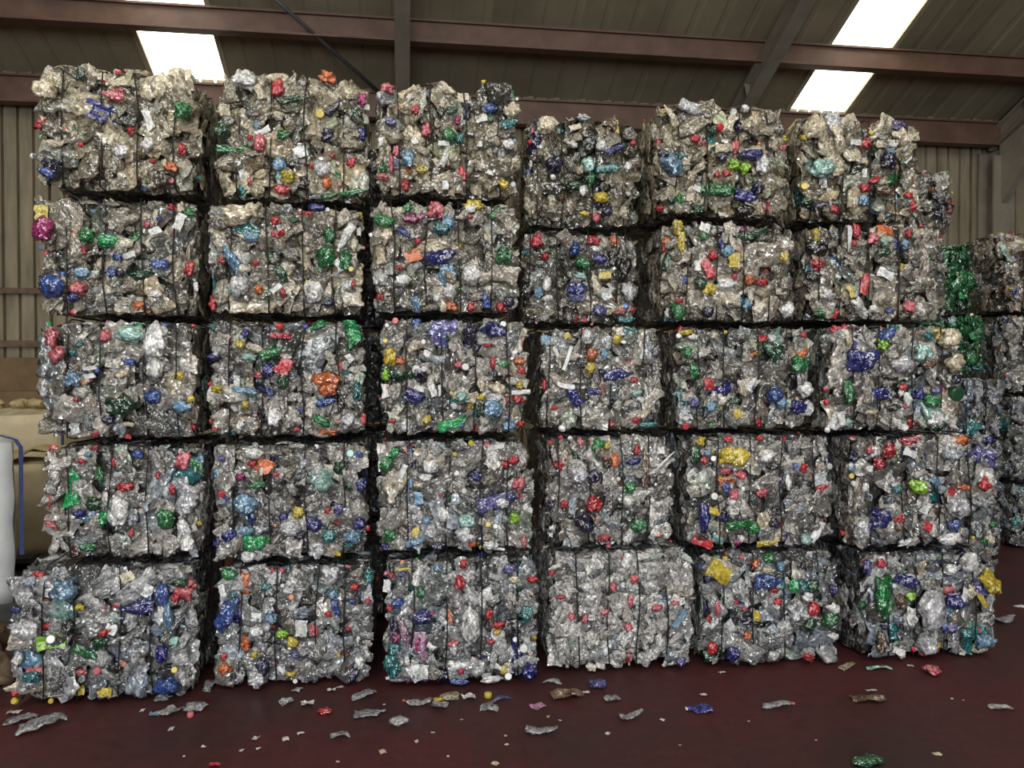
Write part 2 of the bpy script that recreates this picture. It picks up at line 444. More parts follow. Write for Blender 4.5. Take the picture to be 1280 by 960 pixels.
def film_mesh(seed, nx=6, ny=4, mat=None, curl=.5):
    vs = []; fs = []
    for i in range(nx):
        for j in range(ny):
            x = (i/(nx-1) - .5)*.12; y = (j/(ny-1) - .5)*.075
            vs.append(Vector((x, y, 0)))
    vs = crumple(vs, .016, 20, seed, 1.3)
    vs = [Vector((v.x, v.y, v.z - curl*3*v.x*v.x + .008*math.sin(v.y*70 + seed))) for v in vs]
    N = len(vs); vs += [v - Vector((0, 0, .0012)) for v in vs]
    for i in range(nx-1):
        for j in range(ny-1):
            a = i*ny+j; q = (a, a+ny, a+ny+1, a+1)
            fs.append(q); fs.append(tuple(N+t for t in q[::-1]))
    return me_from('film', vs, fs, mat or M_LAB, True)
def cap_mesh():
    n = 14; vs = []; fs = []
    prof = [(.0145, 0.0), (.0150, .004), (.0150, .015), (.0138, .0175), (.0105, .0182)]
    for i, (r, z) in enumerate(prof):
        for k in range(n):
            a = 2*math.pi*k/n; rr = r*(1.035 if (k % 2 and 0 < i < 3) else 1)
            vs.append(Vector((rr*math.cos(a), rr*math.sin(a), z)))
    for i in range(len(prof)-1):
        for k in range(n): fs.append((i*n+k, i*n+(k+1) % n, (i+1)*n+(k+1) % n, (i+1)*n+k))
    fs.append(tuple(range(n))[::-1]); fs.append(tuple((len(prof)-1)*n+k for k in range(n)))
    return me_from('bottle_cap', vs, fs, M_CAP, False)

BOTTLES = [bottle_mesh(11+i, [.30, .42, .55, .36, .7][i % 5], [0, .6, -.7, 1.0, .3, -1.1][i % 6], True, i % 3 != 0) for i in range(14)]
DISCS = [disc_mesh(3+i) for i in range(6)]
LUMPS = [lump_mesh(5+i, 3, None, [.55, .7, .45][i % 3], [.25, .36, .45][i % 3]) for i in range(18)]
LABLUMPS = [lump_mesh(55+i, 3, M_LAB, .25, .5) for i in range(5)]
FILMS = [film_mesh(2+i) for i in range(9)]
PETFILMS = [film_mesh(30+i, 8, 6, M_PET, .8) for i in range(7)]
STRIPS = [film_mesh(60+i, 11, 3, M_LAB, .2) for i in range(4)]
CAP = cap_mesh()
def span(me):
    xs = [v.co for v in me.vertices]
    return tuple(max(c[i] for c in xs) - min(c[i] for c in xs) for i in range(3))
SPAN = {}
for me in [t[0] for t in BOTTLES] + DISCS + LUMPS + LABLUMPS + FILMS + PETFILMS + STRIPS + [CAP]:
    SPAN[me.name] = span(me)

CC = {'g': (.02, .27, .07), 'e': (.02, .40, .12), 'd': (.012, .09, .035), 'b': (.022, .030, .27), 'n': (.018, .018, .075), 'u': (.06, .14, .50), 'l': (.22, .42, .62),
      't': (.03, .26, .27), 'r': (.62, .035, .05), 'p': (.75, .17, .20), 'm': (.48, .03, .20), 'o': (.75, .17, .035), 'y': (.72, .55, .05), 'w': (.85, .85, .83), 'k': (.012, .012, .013),
      'i': (.30, .62, .02), 'v': (.16, .15, .42), 'c': (.72, .62, .44), 'a': (.40, .66, .60), 's': (.20, .12, .07), 'q': (.50, .27, .06), 'z': (.60, .60, .62), 'h': (.55, .30, .45)}
FACE = {
    'front': lambda a: ((math.cos(a), 0, math.sin(a)), (-math.sin(a), 0, math.cos(a)), (0, -1, 0)),
    'right': lambda a: ((0, math.cos(a), math.sin(a)), (0, -math.sin(a), math.cos(a)), (1, 0, 0)),
    'left': lambda a: ((0, -math.cos(a), math.sin(a)), (0, math.sin(a), math.cos(a)), (-1, 0, 0)),
    'top': lambda a: ((math.cos(a), math.sin(a), 0), (-math.sin(a), math.cos(a), 0), (0, 0, 1)),
}
def orient(face, a, pos, sx, sy, sz, tilt=0.0, R=RND):
    ex, ey, ez = FACE[face](a)
    m = Matrix(((ex[0], ey[0], ez[0]), (ex[1], ey[1], ez[1]), (ex[2], ey[2], ez[2])))
    if tilt:
        m = m @ Matrix.Rotation(R.gauss(0, tilt), 3, 'X') @ Matrix.Rotation(R.gauss(0, tilt), 3, 'Y')
    m = m @ Matrix.Diagonal((sx, sy, sz))
    m = m.to_4x4(); m.translation = pos
    return m

WIRE_R = .0040
import numpy as np
VERTS = {}
def verts_of(me):
    v = VERTS.get(me.name)
    if v is None:
        v = np.empty(len(me.vertices)*3); me.vertices.foreach_get('co', v); v = v.reshape(-1, 3); VERTS[me.name] = v
    return v
class Bale:
    def __init__(self, name, label, cat_group, x0, x1, y, z0, z1, dep, wires, tint, seed, dens=1.0, mix=None, sides=('left', 'right'), top=0.3, grey=(.16, .62), core=None, sat=1.0, cap_p=.1, chroma=1.0, fine=1.0):
        self.R = R = random.Random(seed)
        self.w = x1-x0; self.h = z1-z0; self.dep = dep; self.tint = tint; self.sat = sat
        self.wires = [t*self.w for t in wires]
        self.root = empty(name, ((x0+x1)/2, y, z0)); self.root.rotation_euler = (0, R.uniform(-.008, .008), R.uniform(-.02, .02)); tag(self.root, label, 'bale', cat_group)
        self.x0, self.y, self.z0 = x0, y, z0
        self.grey = grey; self.cap_p = cap_p; self.slack = .006; self.chroma = chroma; self.fine = fine; self.lumpy = True; self.top_slack = .05 if top > .5 else 0.0
        self.mix = mix or [('r', 3), ('p', 3), ('g', 3), ('b', 2), ('u', 2), ('l', 3), ('t', 2), ('y', 1.5), ('w', 9), ('z', 6), ('o', 1.5), ('d', 2), ('n', 2), ('c', 4)]
        self.build_core(core)
        self.build_wires()
        self.fill(dens, sides, top)
    # outward offset of the front face at (u along x, v up): bulges between the wires, rounded off at the edges
    def bulge(self, u, v):
        ws = [0.0] + self.wires + [self.w]
        o = 0.0
        for a, b_ in zip(ws, ws[1:]):
            if a <= u <= b_:
                s = (u-a)/max(b_-a, 1e-6); o = .085*max(0.0, math.sin(math.pi*s))**.6; break
        for x_ in self.wires:
            if abs(u-x_) < .035: o -= .026*(1 - abs(u-x_)/.035)
        def rnd(d, r): return -r*(1 - math.sqrt(max(0.0, 1 - ((r-d)/r)**2))) if d < r else 0.0
        e = min(u, self.w-u); f = min(v, self.h-v)
        return o + rnd(max(e, 0), .08)*.9 + rnd(max(f, 0), .10)*1.0 - .03
    def tintc(self, c, k=1.0):
        return (min(1, c[0]*self.tint[0]*k), min(1, c[1]*self.tint[1]*k), min(1, c[2]*self.tint[2]*k))
    def build_core(self, core):
        R = self.R; m = MB(); nx, ny, nz = 11, 9, 8
        ins = .05; off = Vector((R.uniform(0, 50), R.uniform(0, 50), 0))
        bm = bmesh.new(); bmesh.ops.create_cube(bm, size=1.0)
        bmesh.ops.subdivide_edges(bm, edges=bm.edges[:], cuts=9, use_grid_fill=True)
        for v in bm.verts:
            p = Vector((v.co.x*(self.w-2*ins), (v.co.y+.5)*(self.dep-2*ins) + ins, (v.co.z+.5)*(self.h-.05) + .02))
            d = noise.noise_vector(p*9 + off)*.035
            p.x *= 1 + .05*min(1, max(0, p.y - .25)/.3); v.co = p + d; v.co.z = min(self.h - .006, max(.004, v.co.z))
        me = bpy.data.meshes.new('packed_plastic'); bm.to_mesh(me); bm.free(); me.materials.append(M_CORE)
        o = ob('packed_plastic', me, self.root); o['kind'] = 'stuff'
        c = core or self.tintc((.10, .10, .10)); o.color = (*c, 1)
    def build_wires(self):
        for wx in self.wires:
            R = self.R; x = wx - self.w/2; pts = []
            n = 9; j = R.uniform(-.012, .012); kx = R.uniform(-.02, .02)
            for i in range(n):
                t = i/(n-1); v = .02 + t*(self.h-.04)
                dx = j*math.sin(t*math.pi*2 + x*9) + kx*(t-.5)
                pts.append((x+dx, -.036 - .014*math.sin(t*math.pi) - R.uniform(0, .006), v))
            pts.append((x+kx*.5, .0, self.h - .004)); pts.append((x+kx*.5, .05, self.h - .002))
            for i in range(3): pts.append((x, .25 + i*.25*self.dep, self.h - .004))
            pts.append((x, self.dep, self.h - .05)); pts.append((x, self.dep, .05)); pts.append((x, self.dep-.05, .006))
            pts.append((x, .04, .006))
            MB().tube(pts, WIRE_R, 5, closed=True).build('baling_wire', M_WIRE, self.root, True)
    def piece(self, name, me, mat4, rgb, alpha=1.0, parent=None, free=False):
        if parent is None and not free: self.contain(me, mat4)
        o = bpy.data.objects.new(name, me); COL.objects.link(o)
        o.parent = parent or self.root
        o.matrix_basis = mat4; o.color = (rgb[0], rgb[1], rgb[2], alpha)
        return o
    def contain(self, me, m):
        """shift a piece so that it stays inside the block that the press made"""
        M = np.array(m); v = verts_of(me) @ M[:3, :3].T + M[:3, 3]
        lo = v.min(0); hi = v.max(0); t = m.translation
        ex = self.slack
        xa, xb = -self.w/2 - ex, self.w/2 + ex
        za, zb = .004, self.h - .004 + self.top_slack
        # scalloped outline: the wires cut in at top and bottom, the corners are rounded off
        ws = [-self.w/2] + [q - self.w/2 for q in self.wires] + [self.w/2]
        dmin = min(abs(t[0] - q) for q in ws); cut = max(0.0, 1 - dmin/.075)
        ez = min(t[2], self.h - t[2]); side = max(0.0, 1 - ez/.10)
        k_ = .034 if self.lumpy else .0
        za += cut*k_*.5; zb -= cut*k_
        xa += side*side*.05; xb -= side*side*.05
        for i, a_, b_ in ((0, xa, xb), (2, za, zb)):
            if hi[i] - lo[i] > b_ - a_: continue
            if lo[i] < a_: t[i] += a_ - lo[i]
            elif hi[i] > b_: t[i] += b_ - hi[i]
        if hi[1] > self.dep: t[1] += self.dep - hi[1]
        m.translation = t
    def cap(self, bottle, t, rgb):
        _, end, dr = t
        q = dr.to_track_quat('Z', 'Y').to_matrix().to_4x4(); q.translation = end - dr*.012
        return self.piece('bottle_cap', CAP, q, rgb, 1.0, bottle)
    def greyc(self):
        R = self.R; g = self.grey[0] + (self.grey[1]-self.grey[0])*R.random()**1.3; g = g*(.4 if R.random() < .12 else 1)
        t = R.random()/self.chroma
        c = (g, g, g)
        if t < .10: c = (g*.80, g*.93, g*1.08)
        elif t < .16: c = (g*.84, g*1.0, g*.92)
        elif t < .24: c = (g*1.06, g*.98, g*.84)
        return self.tintc(c)
    def colour(self):
        R = self.R; tot = sum(k for _, k in self.mix); x = R.uniform(0, tot)
        for c, k in self.mix:
            x -= k
            if x <= 0: break
        return c
    def front_pos(self, u, v, out=0.0):
        return Vector((u - self.w/2, -(self.bulge(u, v) + out), v))
    def lay(self, face, pos, size, kind=None, flat=1.0, tilt=.22):
        R = self.R; a = R.uniform(0, math.tau) if R.random() < .55 else R.choice([0, math.pi/2, math.pi, -math.pi/2]) + R.gauss(0, .25)
        k = R.random(); alpha = R.uniform(.50, .88)
        col = self.greyc(); cc = None
        if R.random() < .07*self.sat:
            cc = self.colour() if size < .09 else R.choice('ladntvczlt'); kk = R.uniform(.5, .85); col = tuple(q*kk for q in CC[cc]); alpha = .85
        cap = None
        if kind is None:
            kind = 'bottle' if k < .40 else 'disc' if k < .50 else 'lump' if k < .72 else 'film'
        if kind == 'bottle': cap = R.choice(BOTTLES); me = cap[0]
        elif kind == 'disc': me = R.choice(DISCS)
        elif kind == 'lump': me = R.choice(LUMPS)
        else: me = R.choice(PETFILMS)
        sp = SPAN[me.name]
        s = size/max(sp[0], sp[1])*R.uniform(.85, 1.2)
        if kind == 'bottle': s *= 1.5
        s = min(s, 1.7)
        m = orient(face, a, pos, s, s*R.uniform(.9, 1.25), s*R.uniform(.6, .9)*flat, tilt, R)
        o = self.piece('bottle' if kind != 'film' else 'film', me, m, col, alpha)
        if cap and R.random() < self.cap_p*3:
            self.cap(o, cap, CC[R.choice('rrrpuubwwwgyoe')])
        return o
    def scrap(self, face, pos, size):
        R = self.R; c = self.colour(); a = R.uniform(0, math.tau)
        t = R.random()
        if t < .22:
            me = CAP; s = R.uniform(.8, 1.05); nm = 'bottle_cap'; m = orient(face, a, pos, s, s, s, .5, R)
        else:
            me = R.choice(FILMS if t < .8 else LABLUMPS + STRIPS); s = size/.12*R.uniform(.6, 1.3); nm = 'label_scrap'
            m = orient(face, a, pos, s, s*R.uniform(.6, 1.2), s, .45, R)
        col = CC[c]; k = R.uniform(.4, .85)
        self.piece(nm, me, m, (col[0]*k, col[1]*k, col[2]*k))
    def fill(self, dens, sides, top):
        R = self.R
        n = 0
        # front: a coarse layer, a finer one over it, then coloured scraps
        cell = .088/math.sqrt(dens); nx = max(3, round(self.w/cell)); nz = max(3, round(self.h/cell))
        for i in range(nx):
            for j in range(nz):
                u = (i + .5 + R.uniform(-.42, .42))*self.w/nx; v = (j + .5 + R.uniform(-.42, .42))*self.h/nz
                self.lay('front', self.front_pos(u, v, -.014 + R.uniform(-.01, .012)), R.uniform(.095, .19)*self.fine)
        for _ in range(int(90*dens*self.w*self.h/.6)):
            u = R.uniform(.02, self.w-.02); v = R.uniform(.02, self.h-.02)
            self.lay('front', self.front_pos(u, v, .008 + R.uniform(-.012, .012)), R.uniform(.05, .095)*self.fine)
        for _ in range(int(26*self.sat*self.w*self.h/.6)):
            u = R.uniform(.01, self.w-.01); v = R.uniform(.02, self.h-.02)
            self.scrap('front', self.front_pos(u, v, .022 + R.uniform(-.012, .012)), R.uniform(.022, .05))
        for sd in sides:
            for _ in range(int(34*dens)):
                yy = abs(R.gauss(0, .32))*self.dep + .02
                if yy > self.dep - .04: continue
                v = R.uniform(.04, self.h-.04); x = (self.w/2 - .035)*(1 if sd == 'right' else -1)
                self.lay(sd, Vector((x, yy, v)), R.uniform(.09, .17), None, .5, .08)
        for _ in range(int(60*top)):
            u = R.uniform(.03, self.w-.03); yy = R.uniform(.0, self.dep*(.9 if top > .5 else .35))
            self.lay('top', Vector((u - self.w/2, yy, self.h - .03 + (R.uniform(0, .035) if top > .5 else 0))), R.uniform(.08, .16))
    def feature(self, code, kind, px, py, wpx, hpx, ang=0.0):
        """one recognisable bottle, label or cap at its place on the front face"""
        R = self.R
        p = on_y(px, py, self.y - .02); q = on_y(px + 10, py, self.y - .02); ppm = 10/(q-p).length
        u = p.x - self.x0; v = p.z - self.z0
        uu = min(max(u, .015), self.w-.015); vv = min(max(v, .02), self.h-.015)
        W = wpx/ppm; H = hpx/ppm; pos = Vector((u - self.w/2, -(self.bulge(uu, vv) + .040), v))
        kk = R.uniform(.75, .95) if code in 'wcaz' else R.uniform(.7, .95) if code in 'oyrpie' else R.uniform(.5, .78); col = tuple(c*kk for c in CC[code]); a = math.radians(ang)
        if kind == 'c':
            s = max(W, H)/.030; m = orient('front', a, pos, s, s, s, .25, R); return self.piece('bottle_cap', CAP, m, col)
        name = 'bottle'; al = 1.0; cap = None
        if kind == 'b': cap = R.choice(BOTTLES); me = cap[0]
        elif kind == 'l': me = R.choice(LUMPS[9:])
        elif kind == 'd': me = R.choice(DISCS)
        elif kind == 'f': me = R.choice(FILMS); name = 'label_scrap'
        elif kind == 's': me = R.choice(STRIPS); name = 'film_strip'
        elif kind == 'x': me = R.choice(LABLUMPS); name = 'label_scrap'
        if H > W and kind in 'bs':
            a += math.pi/2*R.choice([1, -1]); W, H = H, W
        elif H > W: a += math.pi/2; W, H = H, W
        sp = SPAN[me.name]; k = 1.12
        sx = W*k/sp[0]; sy = H*k/sp[1]; sz = min(.75*min(W, H)/sp[2], 1.2)*1.0
        if kind in 'fs': sz = min(sx, sy)*.8
        m = orient('front', a, pos, sx, sy, max(sz, .15), .10, R)
        return self.piece(name, me, m, col, .9 if code in 'wzlac' else .82, free=(px < 20))

